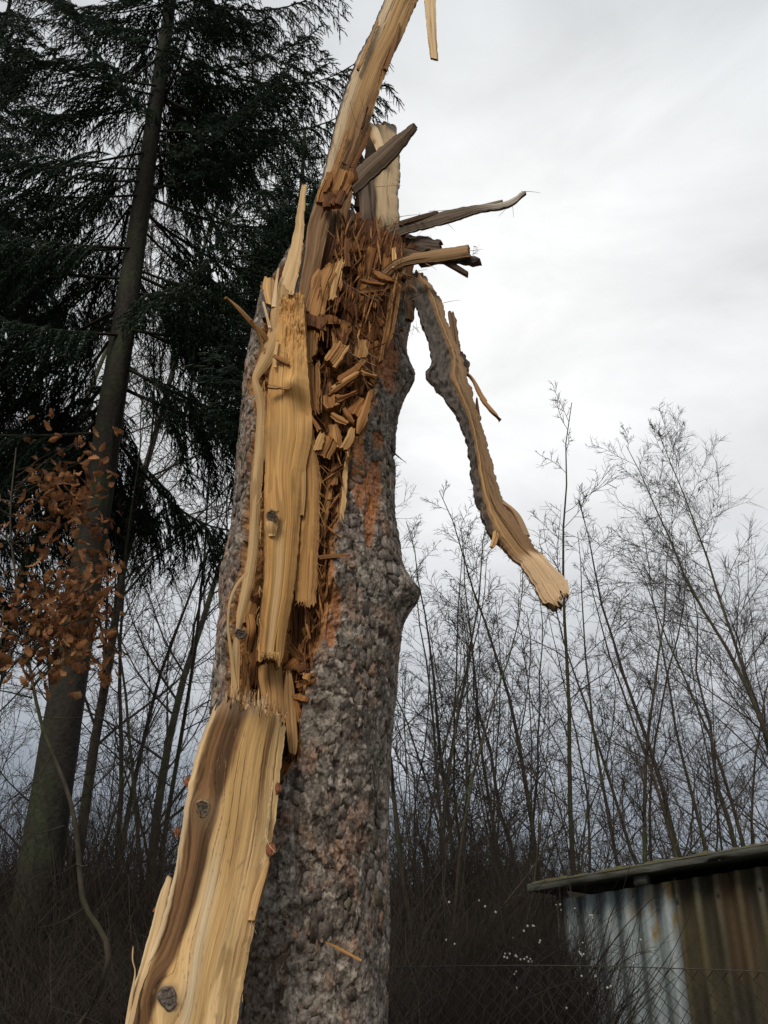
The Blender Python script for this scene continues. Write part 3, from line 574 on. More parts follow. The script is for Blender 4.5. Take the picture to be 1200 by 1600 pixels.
def tong(c, X, Y, S, t, u, v):
    c = lerp(c, (.27, .13, .05), sst(.55, .9, fbm(u * 50, v * 3, 31, 3)) * 1.0)
    return lerp(c, (.34, .17, .07), sst(.6, .9, S) * .5)
slab('wood_tongue', tree, [(476, 600, 484, 596, 2.95), (474, 650, 488, 650, 2.95), (472, 700, 494, 700, 2.955), (470, 740, 499, 740, 2.96), (468, 800, 500, 800, 2.965), (466, 850, 497, 850, 2.97), (462, 900, 496, 900, 2.975), (461, 930, 494, 930, 2.98), (463, 957, 492, 960, 2.98)],
     th=.035, nu=60, den=190, bulge=.14, rough=.0036, j0=.05, j1=.06, n1=6, a=(.64, .37, .14), b=(.44, .23, .08), back=BROWN, edge=.008, colf=tong)
slab('splinter', tree, [(462, 640, 470, 640, 2.93), (466, 700, 476, 700, 2.93), (470, 760, 478, 760, 2.93), (468, 810, 474, 812, 2.94)], th=.012, nu=10, j0=.03, j1=.03, rough=.002, a=(.64, .42, .19), b=TAN)
knot(tree, 425, 806, 9.5, 2.868, col=(.20, .15, .11))
slab('splinter', tree, [(418, 812, 436, 798, 2.89), (414, 822, 434, 822, 2.89), (420, 838, 430, 838, 2.90)], th=.02, nu=14, rough=.004, bulge=.3, a=FRESH, b=TAN)
# left lower strips, curl and knot
slab('thin_curl', tree, [(384, 893, 387, 897, 2.93), (368, 912, 371, 916, 2.90), (357, 940, 361, 941, 2.88), (354, 975, 358, 975, 2.88), (357, 1010, 362, 1010, 2.89), (362, 1050, 367, 1050, 2.90), (366, 1092, 374, 1092, 2.9)], th=.006, nu=6, den=120, rough=.001, a=(.62, .44, .22), b=TAN, label='thin curl of wood bowed out to the left')
slab('splinter', tree, [(366, 990, 374, 992, 2.93), (362, 1030, 375, 1030, 2.92), (361, 1070, 374, 1070, 2.91), (358, 1120, 374, 1120, 2.9)], th=.015, nu=14, j0=.02, rough=.003, a=(.58, .40, .20), b=TAN)
knot(tree, 376, 990, 9, 2.92, col=(.15, .12, .10), ring=(.3, .22, .16))
slab('wood_chunk', tree, [(384, 968, 398, 962, 2.97), (386, 985, 400, 985, 2.95), (384, 1003, 396, 1006, 2.97), (386, 1018, 392, 1020, 2.98)], th=.04, nu=16, den=200, bulge=.4, rough=.004, a=TAN, b=BROWN)
slab('wood_chunk', tree, [(388, 938, 400, 944, 3.0), (382, 955, 402, 958, 2.99), (380, 975, 396, 978, 2.98)], th=.04, nu=16, den=200, bulge=.3, j0=.02, rough=.006, a=(.42, .22, .08), b=BROWN)
slab('splinter', tree, [(404, 1036, 440, 1032, 3.02), (404, 1060, 442, 1060, 3.01), (408, 1090, 444, 1090, 3.0), (404, 1130, 446, 1130, 2.98)], th=.04, nu=30, den=180, rough=.005, j0=.02, a=(.50, .29, .115), b=(.33, .17, .065), back=BROWN)
slab('splinter', tree, [(448, 1045, 454, 1045, 2.99), (444, 1080, 460, 1080, 2.98), (446, 1120, 463, 1120, 2.97), (450, 1160, 465, 1160, 2.96), (454, 1186, 461, 1188, 2.96)], th=.015, nu=18, den=170, j0=.03, j1=.03, rough=.0035, a=(.52, .32, .14), b=(.36, .2, .08))
slab('splinter', tree, [(520, 850, 530, 842, 3.0), (506, 890, 514, 896, 3.0), (498, 918, 501, 920, 3.0)], th=.01, nu=10, rough=.003, a=TAN, b=BROWN)
slab('splinter', tree, [(498, 868, 500, 874, 2.98), (520, 866, 520, 872, 2.95), (546, 866, 546, 870, 2.92)], th=.008, nu=6, rough=.003, a=(.36, .2, .09), b=BROWN)
# strips along the right lip of the wound
for stt, a_, b_ in [([(577, 610, 585, 606, 2.98), (567, 635, 578, 636, 2.97), (558, 660, 572, 662, 2.96), (556, 680, 560, 682, 2.96)], TAN, BROWN),
                    ([(548, 666, 555, 668, 2.94), (540, 685, 552, 688, 2.93), (530, 702, 542, 706, 2.93)], FRESH, TAN),
                    ([(540, 704, 546, 702, 2.99), (536, 740, 544, 740, 2.99), (532, 790, 540, 790, 2.99), (528, 830, 534, 830, 3.0)], FRESH, TAN),
                    ([(514, 740, 524, 734, 3.0), (510, 770, 520, 770, 3.0), (504, 800, 514, 800, 3.0), (500, 842, 506, 842, 3.0)], TAN, BROWN),
                    ([(604, 500, 612, 478, 3.0), (596, 540, 604, 530, 3.0), (591, 570, 597, 566, 3.0)], TAN, BROWN),
                    ([(612, 440, 628, 442, 3.0), (606, 480, 622, 486, 3.0), (600, 520, 612, 530, 3.0), (594, 548, 602, 552, 3.01)], (.42, .23, .09), BROWN),
                    ([(634, 440, 652, 436, 3.1), (632, 470, 650, 470, 3.06), (634, 500, 646, 505, 3.05)], (.20, .14, .10), DARK)]:
    slab('splinter', tree, stt, th=.018, nu=14, den=170, j0=.012, j1=.012, rough=.004, a=a_, b=b_, edge=.005)
# --- blocks and shards heaped in the wound: px, py, length, width, angle from upright, Y, tone, depth
TONES = [((.54, .29, .11), (.29, .13, .045)), ((.38, .175, .06), (.17, .068, .025)), ((.20, .085, .033), (.085, .036, .016)), ((.62, .38, .16), (.42, .21, .08))]
def shard(px, py, ln_, wd, ang, Y, tone, th=.03, rough=.006, lean=0., j=.34):
    a = R(ang); dx, dy = math.sin(a), -math.cos(a); nx, ny = math.cos(a), math.sin(a)
    st = []
    te = random.choice((-1, 1)); bow = random.uniform(-.05, .05) * ln_; tp = random.uniform(.05, .55)
    for k in (-.5, -.25, 0, .25, .5):
        o_ = bow * (1 - 4 * k * k); bx, by = px + dx * ln_ * k + nx * o_, py + dy * ln_ * k + ny * o_; ww = wd / 2 * (1 - tp * max(0, te * k + .1) * 1.5) * random.uniform(.75, 1.1)
        sk = random.uniform(-.12, .12) * wd
        st.append((bx - nx * ww + dx * sk, by - ny * ww + dy * sk, bx + nx * ww - dx * sk, by + ny * ww - dy * sk, Y - lean * k))
    s = .0023; j = j if ln_ > 48 else j * .55
    a_, b_ = TONES[tone]
    slab('wood_chunk', tree, st, th=th * .7, nu=max(10, int(wd * 1.3)), den=230, rough=rough, j0=ln_ * s * j, j1=ln_ * s * j * 1.2, n0=3, n1=3, cracks=1.4, a=a_, b=b_, back=BROWN, edge=.006, bulge=.1)
CH = [(502, 460, 105, 34, 17, 3.02, 0, .05), (528, 440, 80, 20, 14, 3.04, 3, .04), (487, 540, 56, 20, 2, 3.0, 0, .05), (494, 610, 112, 24, -2, 2.99, 0, .05), (480, 560, 20, 6, -40, 2.95, 3, .01),
      (524, 556, 52, 28, 35, 2.98, 3, .04), (548, 580, 72, 14, 52, 2.97, 1, .03), (538, 600, 66, 12, 55, 2.96, 0, .03), (560, 600, 48, 26, 5, 3.03, 1, .04), (564, 545, 34, 22, 8, 2.99, 3, .02),
      (521, 629, 20, 38, -8, 2.97, 0, .05), (512, 602, 46, 18, 10, 3.04, 2, .04), (560, 640, 34, 30, 35, 2.99, 1, .04), (523, 685, 46, 26, -8, 2.97, 0, .05), (512, 700, 40, 30, 25, 2.96, 0, .06), (494, 660, 40, 16, -35, 2.95, 1, .03),
      (500, 690, 34, 14, 20, 2.94, 3, .02), (488, 505, 22, 44, 5, 3.0, 2, .06), (510, 500, 18, 50, 12, 3.01, 1, .05), (565, 480, 70, 22, 15, 3.1, 2, .04), (585, 455, 64, 18, 25, 3.06, 2, .03), (598, 432, 50, 10, -65, 2.98, 0, .02),
      (584, 444, 46, 8, -80, 2.99, 1, .02), (582, 456, 44, 8, 84, 3.0, 1, .02), (546, 400, 70, 20, 40, 3.14, 1, .03), (570, 395, 60, 22, 50, 3.12, 2, .04), (600, 400, 60, 30, 8, 3.12, 2, .05), (556, 352, 44, 14, 6, 3.26, 2, .03), (520, 745, 50, 14, 5, 3.0, 1, .03),
      (510, 790, 60, 10, -4, 3.02, 2, .02), (524, 800, 50, 9, 4, 3.03, 1, .02), (540, 620, 40, 10, 70, 2.97, 1, .02), (575, 585, 30, 8, -75, 2.96, 0, .015), (530, 655, 36, 10, -60, 2.95, 0, .02), (545, 650, 34, 9, -35, 2.95, 1, .02),
      (470, 1000, 60, 26, 3, 3.08, 2, .04), (484, 980, 70, 14, -20, 3.04, 1, .02), (462, 1020, 44, 14, -40, 3.03, 1, .02), (475, 1045, 26, 18, 60, 3.0, 2, .04), (458, 1040, 30, 16, 50, 3.0, 1, .03), (490, 1020, 40, 10, 10, 3.03, 1, .02),
      (500, 960, 70, 10, 4, 3.04, 1, .02), (476, 1066, 12, 34, -4, 2.97, 1, .02), (470, 1092, 12, 30, 12, 2.97, 1, .02), (462, 1110, 46, 14, -3, 2.98, 1, .02), (480, 1058, 14, 18, 20, 2.96, 0, .02), (386, 1060, 80, 10, 2, 3.02, 1, .02), (394, 1090, 60, 8, -3, 3.0, 0, .015),
      (404, 1060, 90, 8, 1, 3.02, 2, .02), (455, 960, 90, 16, -1, 3.1, 2, .03), (400, 700, 200, 10, 1, 3.06, 2, .02), (420, 612, 26, 8, 2, 2.98, 2, .02), (424, 640, 16, 14, 30, 2.96, 1, .02), (435, 606, 44, 5, -80, 2.885, 3, .006), (440, 562, 34, 6, -60, 2.90, 0, .008)]
CH = [(505, 470, 150, 30, 8, 3.06, 1, .05), (540, 500, 120, 26, 14, 3.08, 2, .05), (562, 520, 140, 30, 10, 3.09, 1, .05), (588, 500, 110, 24, 12, 3.07, 1, .04), (530, 590, 150, 40, 6, 3.07, 2, .05), (558, 620, 90, 28, 14, 3.06, 1, .05),
      (510, 650, 120, 30, 2, 3.05, 1, .05), (522, 750, 120, 18, 2, 3.07, 1, .03), (496, 900, 160, 22, 0, 3.08, 1, .03), (580, 425, 110, 34, 14, 3.11, 1, .05), (545, 415, 130, 30, 18, 3.13, 2, .05), (608, 430, 90, 24, 6, 3.09, 1, .04), (512, 420, 130, 26, 14, 3.13, 2, .04),
      (530, 540, 90, 20, 20, 3.04, 1, .04), (575, 560, 70, 18, 10, 3.04, 1, .04), (598, 395, 70, 30, 4, 3.12, 2, .05), (566, 370, 60, 34, 20, 3.16, 2, .05), (618, 400, 60, 18, -8, 3.08, 2, .03), (470, 990, 120, 24, 2, 3.08, 2, .03), (395, 1020, 150, 22, 1, 3.06, 1, .03), (388, 1050, 110, 10, -2, 3.02, 0, .02)] + CH
for c in CH + LATE: shard(*c[:7], th=c[7], rough=.005 + .005 * random.random(), lean=random.uniform(-.03, .03))
for k in range(110):
    t = random.random(); y = 470 + 600 * t ** 1.1
    x0 = np.interp(y, [470, 640, 720, 900, 1070], [500, 500, 500, 500, 458]); x1 = np.interp(y, [470, 600, 640, 720, 820, 900, 1070], [600, 580, 562, 540, 522, 512, 480])
    x = random.uniform(x0, x1)
    shard(x, y, random.uniform(12, 42), random.uniform(3.5, 11), random.choice((random.gauss(0, 25), random.uniform(-90, 90))), 3.02 + .05 * random.random(), random.choice((0, 1, 1, 2)), th=.02, rough=.004, j=.5, lean=random.uniform(-.05, .05))
for k in range(34):
    shard(random.uniform(535, 640), random.uniform(375, 470), random.uniform(26, 60), random.uniform(4, 12), random.gauss(25, 35), 3.04 + .1 * random.random(), random.choice((1, 2, 2)), th=.015, rough=.006, lean=random.uniform(-.06, .06))
# loose fibres
tb = Tubes()
def hair(x, y, Y, ln_, ang, bend, r=.0011, col=(.45, .26, .12)):
    a = R(ang); pts = []
    for i in range(6):
        pts.append(P(x, y, Y - .02 * i)); x += math.sin(a) * ln_ / 5; y -= math.cos(a) * ln_ / 5; a += bend / 5
    tb.add(pts, r, r * .4, 3, col)
for k in range(80):
    z = random.random()
    if z < .55: x, y = random.gauss(612, 22), random.gauss(462, 34)
    elif z < .8: x, y = random.uniform(540, 650), random.uniform(370, 440)
    else: x, y = random.gauss(565, 22), random.gauss(560, 25)
    hair(x, y, random.uniform(2.92, 3.04), random.uniform(12, 44), random.gauss(0, 60) + random.choice((0, 180)), random.gauss(0, .9), random.choice((.0007, .0011, .002)), random.choice(((.30, .15, .06), (.18, .085, .035), (.42, .25, .11), (.24, .12, .05))))
for x, y, ln_, a, b_ in [(618, 340, 50, 78, .3), (587, 292, 40, 84, .1), (815, 299, 30, 88, .3), (728, 392, 26, 84, 0), (560, 200, 46, -24, .3), (578, 196, 50, -22, .2), (795, 318, 26, -150, .4), (800, 316, 24, 170, .2), (690, 474, 30, 75, .2), (670, 330, 40, 86, 0),
                         (640, 372, 34, 80, .2), (665, 412, 20, 110, .4), (640, 430, 30, 60, .5), (700, 545, 16, 70, .3), (455, 556, 24, -70, .1), (590, 560, 60, -62, .3), (588, 572, 64, -66, .2), (586, 585, 50, -55, .3), (598, 470, 50, -50, .5), (590, 470, 70, -65, .2)]:
    hair(x, y, 2.93, ln_, a, b_, .0016, (.45, .32, .2))
for k in range(430):
    if random.random() < .72:
        y = 450 + 620 * random.random() ** 1.3; x0 = np.interp(y, [450, 640, 720, 900, 1070], [490, 495, 500, 500, 450]); x1 = np.interp(y, [450, 600, 640, 720, 820, 900, 1070], [622, 582, 565, 543, 524, 514, 482]); x = random.uniform(x0, x1)
    else: x, y = random.uniform(520, 630), random.uniform(350, 470)
    a = R(random.choice((random.gauss(4, 14), random.gauss(10, 38 if y > 480 else 16)))) + random.choice((0, math.pi)); ln_ = random.uniform(14, 58); Y = random.uniform(2.97, 3.06) + (.08 if y < 440 else 0); le = random.uniform(-.05, .05); bw = random.gauss(0, 4)
    pts = np.array([P(x + math.sin(a) * ln_ * q + bw * q * q, y - math.cos(a) * ln_ * q, Y + le * q) for q in (-.5, -.3, 0, .3, .5)]); r = random.uniform(.0025, .0075); cc_ = random.choice(((.40, .20, .08), (.24, .11, .042), (.15, .066, .028), (.10, .042, .02), (.17, .07, .028), (.36, .17, .06)))
    tb.add(pts[:3], r * .3, r, 4, cc_); tb.add(pts[2:], r, r * .15, 4, cc_)
for (xa, ya, xb, yb, Y, n_, ang0, sp_a, L_, c_) in [(404, 1016, 438, 1020, 2.91, 26, 180, 22, 14, (.60, .38, .16)), (464, 934, 492, 938, 2.94, 26, 180, 24, 13, (.50, .28, .11)), (350, 1088, 446, 1118, 2.84, 70, 0, 16, 20, (.74, .56, .36)), (862, 940, 884, 920, 2.76, 16, 150, 18, 12, (.62, .44, .27)),
        (440, 470, 470, 466, 2.93, 18, 0, 20, 14, (.62, .38, .16)), (414, 560, 404, 1000, 2.91, 26, 190, 16, 22, (.58, .36, .15)), (500, 720, 494, 940, 2.94, 30, 165, 20, 20, (.44, .24, .09)), (740, 384, 738, 402, 2.84, 10, 90, 20, 10, (.36, .25, .15)), (552, 120, 510, 250, 3.28, 16, 205, 22, 14, (.24, .16, .1)),
        (430, 1200, 372, 1590, 2.74, 24, 195, 14, 26, (.70, .52, .30)), (700, 520, 770, 780, 2.9, 26, 120, 30, 14, (.34, .22, .13)), (738, 760, 800, 870, 2.82, 14, 220, 25, 14, (.34, .22, .13)), (596, 350, 700, 346, 3.05, 18, 70, 40, 18, (.2, .14, .1))]:
    for i in range(n_):
        q = random.random(); hair(xa + (xb - xa) * q, ya + (yb - ya) * q, Y + random.uniform(-.01, .01), random.uniform(.4, 1.3) * L_, ang0 + random.gauss(0, sp_a), random.gauss(0, .6), random.uniform(.0007, .0016), c_)
link('wood_fibres', tb.mesh('wood_fibres', [M_plate]), tree, kind='stuff')

# ------------------------------------------------------------------ the big split slab leaning at the foot
pl = thing('split_slab', 'broad pale split slab of trunk wood, brown streaked, leaning left in front of the trunk', 'wood slab', (-.9, 2.2, 0))
def bandx(Y): return np.interp(Y, [1080, 1150, 1210, 1265, 1300, 1350, 1400, 1450, 1500, 1550, 1600, 1700], [372, 350, 332, 318, 309, 300, 288, 275, 258, 236, 222, 200])
def plank_c(c, X, Y, S, t, u, v):
    wv = 7 * (fbm(Y * .02, Y * 0, 41) - .5); bw = np.interp(Y, [1080, 1200, 1300, 1420, 1500, 1600], [24, 27, 22, 21, 16, 12])
    k = sst(bw + 6, bw - 5, np.abs(X - bandx(Y) - wv + 6 * (fbm(u * 90, v * 2, 42) - .5)))
    c = lerp(c, lerp((.045, .020, .009), (.20, .10, .042), sst(.35, .68, fbm(u * 90, v * 1.6, 43, 4))), k * .96)
    x2 = np.interp(Y, [1100, 1200, 1300, 1400, 1500, 1600], [432, 418, 402, 385, 362, 345])
    k2 = sst(19, 3, np.abs(X - x2 + 8 * (fbm(u * 60, v * 2, 44) - .5))) * sst(.3, .6, fbm(u * 70, v * 1.5, 45)) * sst(1100, 1150, Y)
    c = lerp(c, (.13, .062, .025), k2 * .95)
    x3 = x2 - 28; k3 = sst(9, 1, np.abs(X - x3 + 8 * (fbm(u * 60, v * 2, 46) - .5))) * sst(.4, .6, fbm(u * 50, v * 1.2, 47)) * sst(1200, 1260, Y) * .5
    c = lerp(c, (.26, .15, .06), np.minimum(k3 * 1.6, 1))
    c = lerp(c, (.50, .50, .40), np.exp(-((X - np.interp(Y, [1300, 1600], [345, 290])) / 10) ** 2) * sst(1290, 1400, Y) * .4 * (1 - k))
    c = lerp(c, (.42, .26, .10), sst(.45, .7, fbm(u * 25, v * 2, 48)) * .45 * (1 - k) * (1 - k2))
    c = lerp(c, (.20, .12, .06), sst(.4, .8, np.exp(-((X - 262) / 24) ** 2 - ((Y - 1560) / 26) ** 2)) * .5)
    c = lerp(c, (.28, .19, .11), np.exp(-((X - 317) / 24) ** 2 - ((Y - 1275) / 26) ** 2) * .55)
    c = lerp(c, (.34, .22, .12), sst(.6, 1, np.exp(-(((X - 375) - (1355 - Y) * .9) / 5) ** 2 - ((Y - 1355) / 22) ** 2)) * .8)
    c = lerp(c, (.25, .15, .08), sst(.86, .92, vn(u * 150, v * 60, 49)) * .5)
    c = lerp(c, (.76, .56, .38), sst(1145, 1105, Y + 26 * fbm(u * 40, v, 50)) * .75 * (1 - k * .6))
    return lerp(c, (.68, .52, .32), sst(.07, .03, S) * .7)
def plank_d(X, Y, S, t):
    d = -.014 * sst(26, 6, np.abs(X - bandx(Y))) * sst(1090, 1140, Y)
    for kx, ky, kr in ((317, 1263, 20), (262, 1558, 26)):
        d = d + .022 * np.exp(-((X - kx) / kr) ** 2 - ((Y - ky) / (kr * 1.6)) ** 2)
    return d + .018 * (fbm(S * 3, t * 7, 61, 2) - .5)
slab('wood_face', pl, [(346, 1076, 449, 1108, 2.84, 2.88), (330, 1115, 446, 1140, 2.83, 2.87), (312, 1160, 441, 1180, 2.82, 2.86), (298, 1210, 436, 1225, 2.8, 2.85), (288, 1262, 431, 1275, 2.78, 2.83), (280, 1320, 422, 1330, 2.75, 2.8), (268, 1380, 410, 1390, 2.72, 2.77), (252, 1440, 397, 1450, 2.69, 2.74),
                       (230, 1500, 385, 1510, 2.66, 2.71), (212, 1550, 376, 1560, 2.63, 2.68), (200, 1610, 368, 1620, 2.6, 2.65), (180, 1720, 356, 1730, 2.54, 2.6), (150, 1900, 340, 1915, 2.46, 2.5), (100, 2200, 310, 2215, 2.33, 2.36), (60, 2560, 290, 2580, 2.2, 2.22), (40, 3050, 270, 3080, 2.05, 2.06)],
     th=.10, nu=170, den=150, bulge=.10, rough=.0015, j0=.10, n0=16, sh=.8, a=(.74, .51, .25), b=(.56, .34, .13), back=(.16, .11, .08), kn=[(317, 1263, 13), (262, 1558, 18)], edge=.0035, colf=plank_c, dispf=plank_d)
knot(pl, 317, 1263, 12.5, 2.762, col=(.15, .12, .09), ring=(.42, .27, .13)); knot(pl, 262, 1560, 16, 2.592, tilt=.2, col=(.15, .12, .10), ring=(.16, .12, .09))
slab('splinter', pl, [(262, 1368, 268, 1372, 2.73), (248, 1400, 262, 1404, 2.71), (238, 1440, 252, 1444, 2.69), (222, 1500, 236, 1504, 2.66), (208, 1545, 220, 1548, 2.63), (198, 1600, 208, 1604, 2.6), (188, 1680, 196, 1682, 2.56)], th=.03, nu=14, den=120, rough=.003, a=(.62, .49, .31), b=FRESH, edge=.003)
slab('splinter', pl, [(207, 1478, 209, 1478, 2.62), (206, 1500, 208, 1500, 2.62), (210, 1520, 212, 1520, 2.62), (202, 1560, 207, 1562, 2.61), (194, 1610, 200, 1612, 2.6), (186, 1680, 194, 1682, 2.56)], th=.006, nu=5, rough=.001, a=PALE, b=FRESH)
slab('splinter', pl, [(418, 1345, 424, 1336, 2.77), (408, 1370, 418, 1366, 2.76), (396, 1400, 410, 1394, 2.75), (388, 1440, 398, 1440, 2.73)], th=.02, nu=10, rough=.004, j0=.02, a=FRESH, b=TAN)
for k in range(45):      # broken fibre ends standing on the break
    s = random.random(); x = 348 + s * 100; y = 1086 + s * 32 + random.uniform(-4, 14); hh = random.uniform(8, 34) * (1 if s < .75 else .5); ww = random.uniform(1.5, 5); ln_ = random.uniform(1, 8)
    a_ = random.choice((PALE, (.76, .58, .40), FRESH)); yy = 2.862 + s * .04; y += 6
    slab('splinter', pl, [(x + ln_, y - hh, x + ln_ + .8, y - hh, yy + random.uniform(-.02, .03)), (x + ln_ * .5 - ww * .3, y - hh * .4, x + ln_ * .5 + ww * .4, y - hh * .4, yy), (x - ww / 2, y + 22, x + ww / 2, y + 22, yy)], th=.006, nu=4, den=80, rough=.0012, a=a_, b=TAN)
for px_, py_, s_ in [(295, 1222, 9), (277, 1300, 8), (434, 1232, 9), (424, 1328, 11), (244, 1422, 6), (390, 1455, 10), (382, 1500, 7)]:
    yy = 2.87 - (py_ - 1100) * .00035; ww = s_ * .7
    slab('bark_flake', pl, [(px_ - ww * .2, py_ - s_ * 1.3, px_ + ww * .3, py_ - s_ * 1.2, yy), (px_ - ww * .9, py_ - s_ * .3, px_ + ww * .8, py_ - s_ * .5, yy), (px_ - ww, py_ + s_ * .4, px_ + ww * .9, py_ + s_ * .2, yy), (px_ - ww * .1, py_ + s_ * 1.2, px_ + ww * .4, py_ + s_, yy)],
         th=.006, nu=14, den=300, rough=.004, j0=.008, j1=.01, n0=2, n1=2, a=(.30, .115, .055), b=(.16, .07, .04), mat=M_plate, edge=.010)
slab('splinter', tree, [(508, 1470, 512, 1474, 2.93), (530, 1480, 528, 1484, 2.92), (566, 1500, 564, 1503, 2.9)], th=.006, nu=5, rough=.001, a=TAN, b=BROWN)

# ------------------------------------------------------------------ conifers
def spruce_branch(L, seed, droop=.5, dens=1.0):
    rs = random.Random(seed); tb_ = Tubes(); sh = []
    ax = []; z = 0; n = 14
    for i in range(n + 1):
        t = i / n; ax.append((L * t, .05 * L * math.sin(t * 3 + seed), -droop * L * .45 * math.sin(t * math.pi * .72) + .12 * L * t ** 3))
    ax = np.array(ax); tb_.add(ax, .004 + .006 * L, .003, 5, m=0)
    def shoot(p, d, ln_): sh.append((p, d, ln_))
    s = .10; side = 1
    while s < .99:
        p = cr(ax, np.array([s]))[0]; side = -side
        ll = L * (.30 * (1 - s) ** .7 + .06) * rs.uniform(.7, 1.25) + .06
        az = side * R(rs.uniform(40, 68)); el_ = rs.uniform(-.55, .0) - droop * .45
        d = np.array([math.cos(az), math.sin(az), el_]); d /= np.linalg.norm(d)
        pts = [p]; m = max(3, int(ll / .08)); q = p.copy(); dd = d.copy()
        for k in range(m):
            q = q + dd * ll / m; pts.append(q.copy()); dd = dd + np.array([0, 0, -.13 - .25 * droop * rs.random()]); dd /= np.linalg.norm(dd)
        pts = np.array(pts); tb_.add(pts, .004, .0015, 3, m=0)
        for k in range(1, len(pts)):
            if k / len(pts) < .15 and s < .3: continue
            a, b_ = pts[k - 1], pts[k]; ds = b_ - a; l_ = np.linalg.norm(ds); ds = ds / l_
            shoot(a, ds, l_ * 1.08)
            for sg in (-1, 1):
                for rp in range(2 if rs.random() < dens else 1):
                    pp = np.cross(ds, [0, 0, 1.]); pp /= np.linalg.norm(pp) + 1e-6
                    e_ = ds * .6 + pp * sg * rs.uniform(.3, .9) + np.array([0, 0, -.15 - 1.0 * droop * rs.random()]); e_ /= np.linalg.norm(e_)
                    p0 = a + ds * l_ * rs.random(); l1_ = rs.uniform(.05, .11); shoot(p0, e_, l1_)
                    if rs.random() < .6 * dens:
                        e2 = e_ + np.array([0, 0, -.5 - droop * .6]); e2 /= np.linalg.norm(e2); shoot(p0 + e_ * l1_, e2, rs.uniform(.05, .13))
        s += .035 / max(L, .5) * 1.3 + .008
    for k in range(6): 
        t = .80 + .03 * k; a, b_ = cr(ax, np.array([t, t + .035])); shoot(a, (b_ - a) / np.linalg.norm(b_ - a), np.linalg.norm(b_ - a) * 1.3)
    V, Tt, nn = [], [], 0
    rn = np.random.RandomState(seed)
    Sp = np.array([s_[0] for s_ in sh]); Sd = np.array([s_[1] for s_ in sh]); Sl = np.array([s_[2] for s_ in sh]); ns = len(sh)
    up = np.tile([0, 0, 1.], (ns, 1)); A = np.cross(Sd, up); A /= np.linalg.norm(A, axis=1)[:, None] + 1e-6; Bv = np.cross(Sd, A)
    K = 15
    ph = rn.rand(ns, K) * 6.283; tt = (np.arange(K)[None] + rn.rand(ns, K)) / K
    rad = A[:, None] * np.cos(ph)[..., None] + Bv[:, None] * np.sin(ph)[..., None]
    base = Sp[:, None] + Sd[:, None] * (tt * Sl[:, None])[..., None]
    nl = .019 * (.8 + .5 * rn.rand(ns, K, 1)); tip = base + (rad * .8 + Sd[:, None] * .75) * nl
    wdt = np.cross(Sd[:, None], rad) * .0034
    tri = np.stack([base - wdt, base + wdt, tip], 2).reshape(-1, 3)
    # the thin core of each shoot
    th3 = np.arange(3) * 2.094
    ring = Sp[:, None] + .008 * (A[:, None] * np.cos(th3)[None, :, None] + Bv[:, None] * np.sin(th3)[None, :, None]) + Sd[:, None] * .005
    tipc_ = (Sp + Sd * (Sl + .012)[:, None])[:, None]
    core = np.concatenate([ring, tipc_], 1).reshape(-1, 3)
    v0 = np.concatenate(tb_.V); q0 = np.concatenate(tb_.Q); o1 = len(v0); o2 = o1 + len(tri)
    t1 = o1 + np.arange(len(tri)).reshape(-1, 3); c4 = o2 + np.arange(ns)[:, None] * 4
    t2 = np.concatenate([np.concatenate([c4 + i, c4 + (i + 1) % 3, c4 + 3], 1) for i in range(3)])
    Vall = np.concatenate([v0, tri, core]); tr = np.concatenate([t1, t2])
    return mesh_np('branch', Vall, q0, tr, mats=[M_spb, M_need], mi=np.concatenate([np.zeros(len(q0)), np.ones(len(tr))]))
BR = [(L, spruce_branch(L, 50 + i, dr, dn)) for i, (L, dr, dn) in enumerate([(2.6, .55, 1), (2.3, .7, .9), (2.0, .5, 1), (1.6, .7, 1), (1.3, .45, 1), (1.0, .3, 1), (.7, .1, .9), (.45, -.2, .8), (2.4, .8, .8), (1.8, .9, .9)])]
def bark_tube(name, pts, r0, r1, parent, k=40, n=160, mat=None, amp=.012, pw=1.0, flare=0.):
    pts = np.asarray(pts, float); t = np.linspace(0, 1, n); c = cr(pts, t); a = np.arange(k) / k * 2 * math.pi
    rr = (r0 + (r1 - r0) * t ** pw + flare * np.exp(-t * 30))[:, None]; AA, TT_ = np.meshgrid(a, t); ln_ = np.linalg.norm(np.diff(c, axis=0), axis=1).sum()
    hh = amp * (fbm(np.cos(AA) * 5 + 9, TT_ * ln_ * 6 + np.sin(AA) * 5, 5, 4) - .5) * 2
    V = c[:, None] + np.stack([(rr + hh) * np.cos(AA), (rr + hh) * np.sin(AA), 0 * AA], -1)
    return link(name, mesh_np(name, V.reshape(-1, 3), grid_faces(n, k, 0, True), mats=[mat or M_spb], smooth=False), parent, local=True)
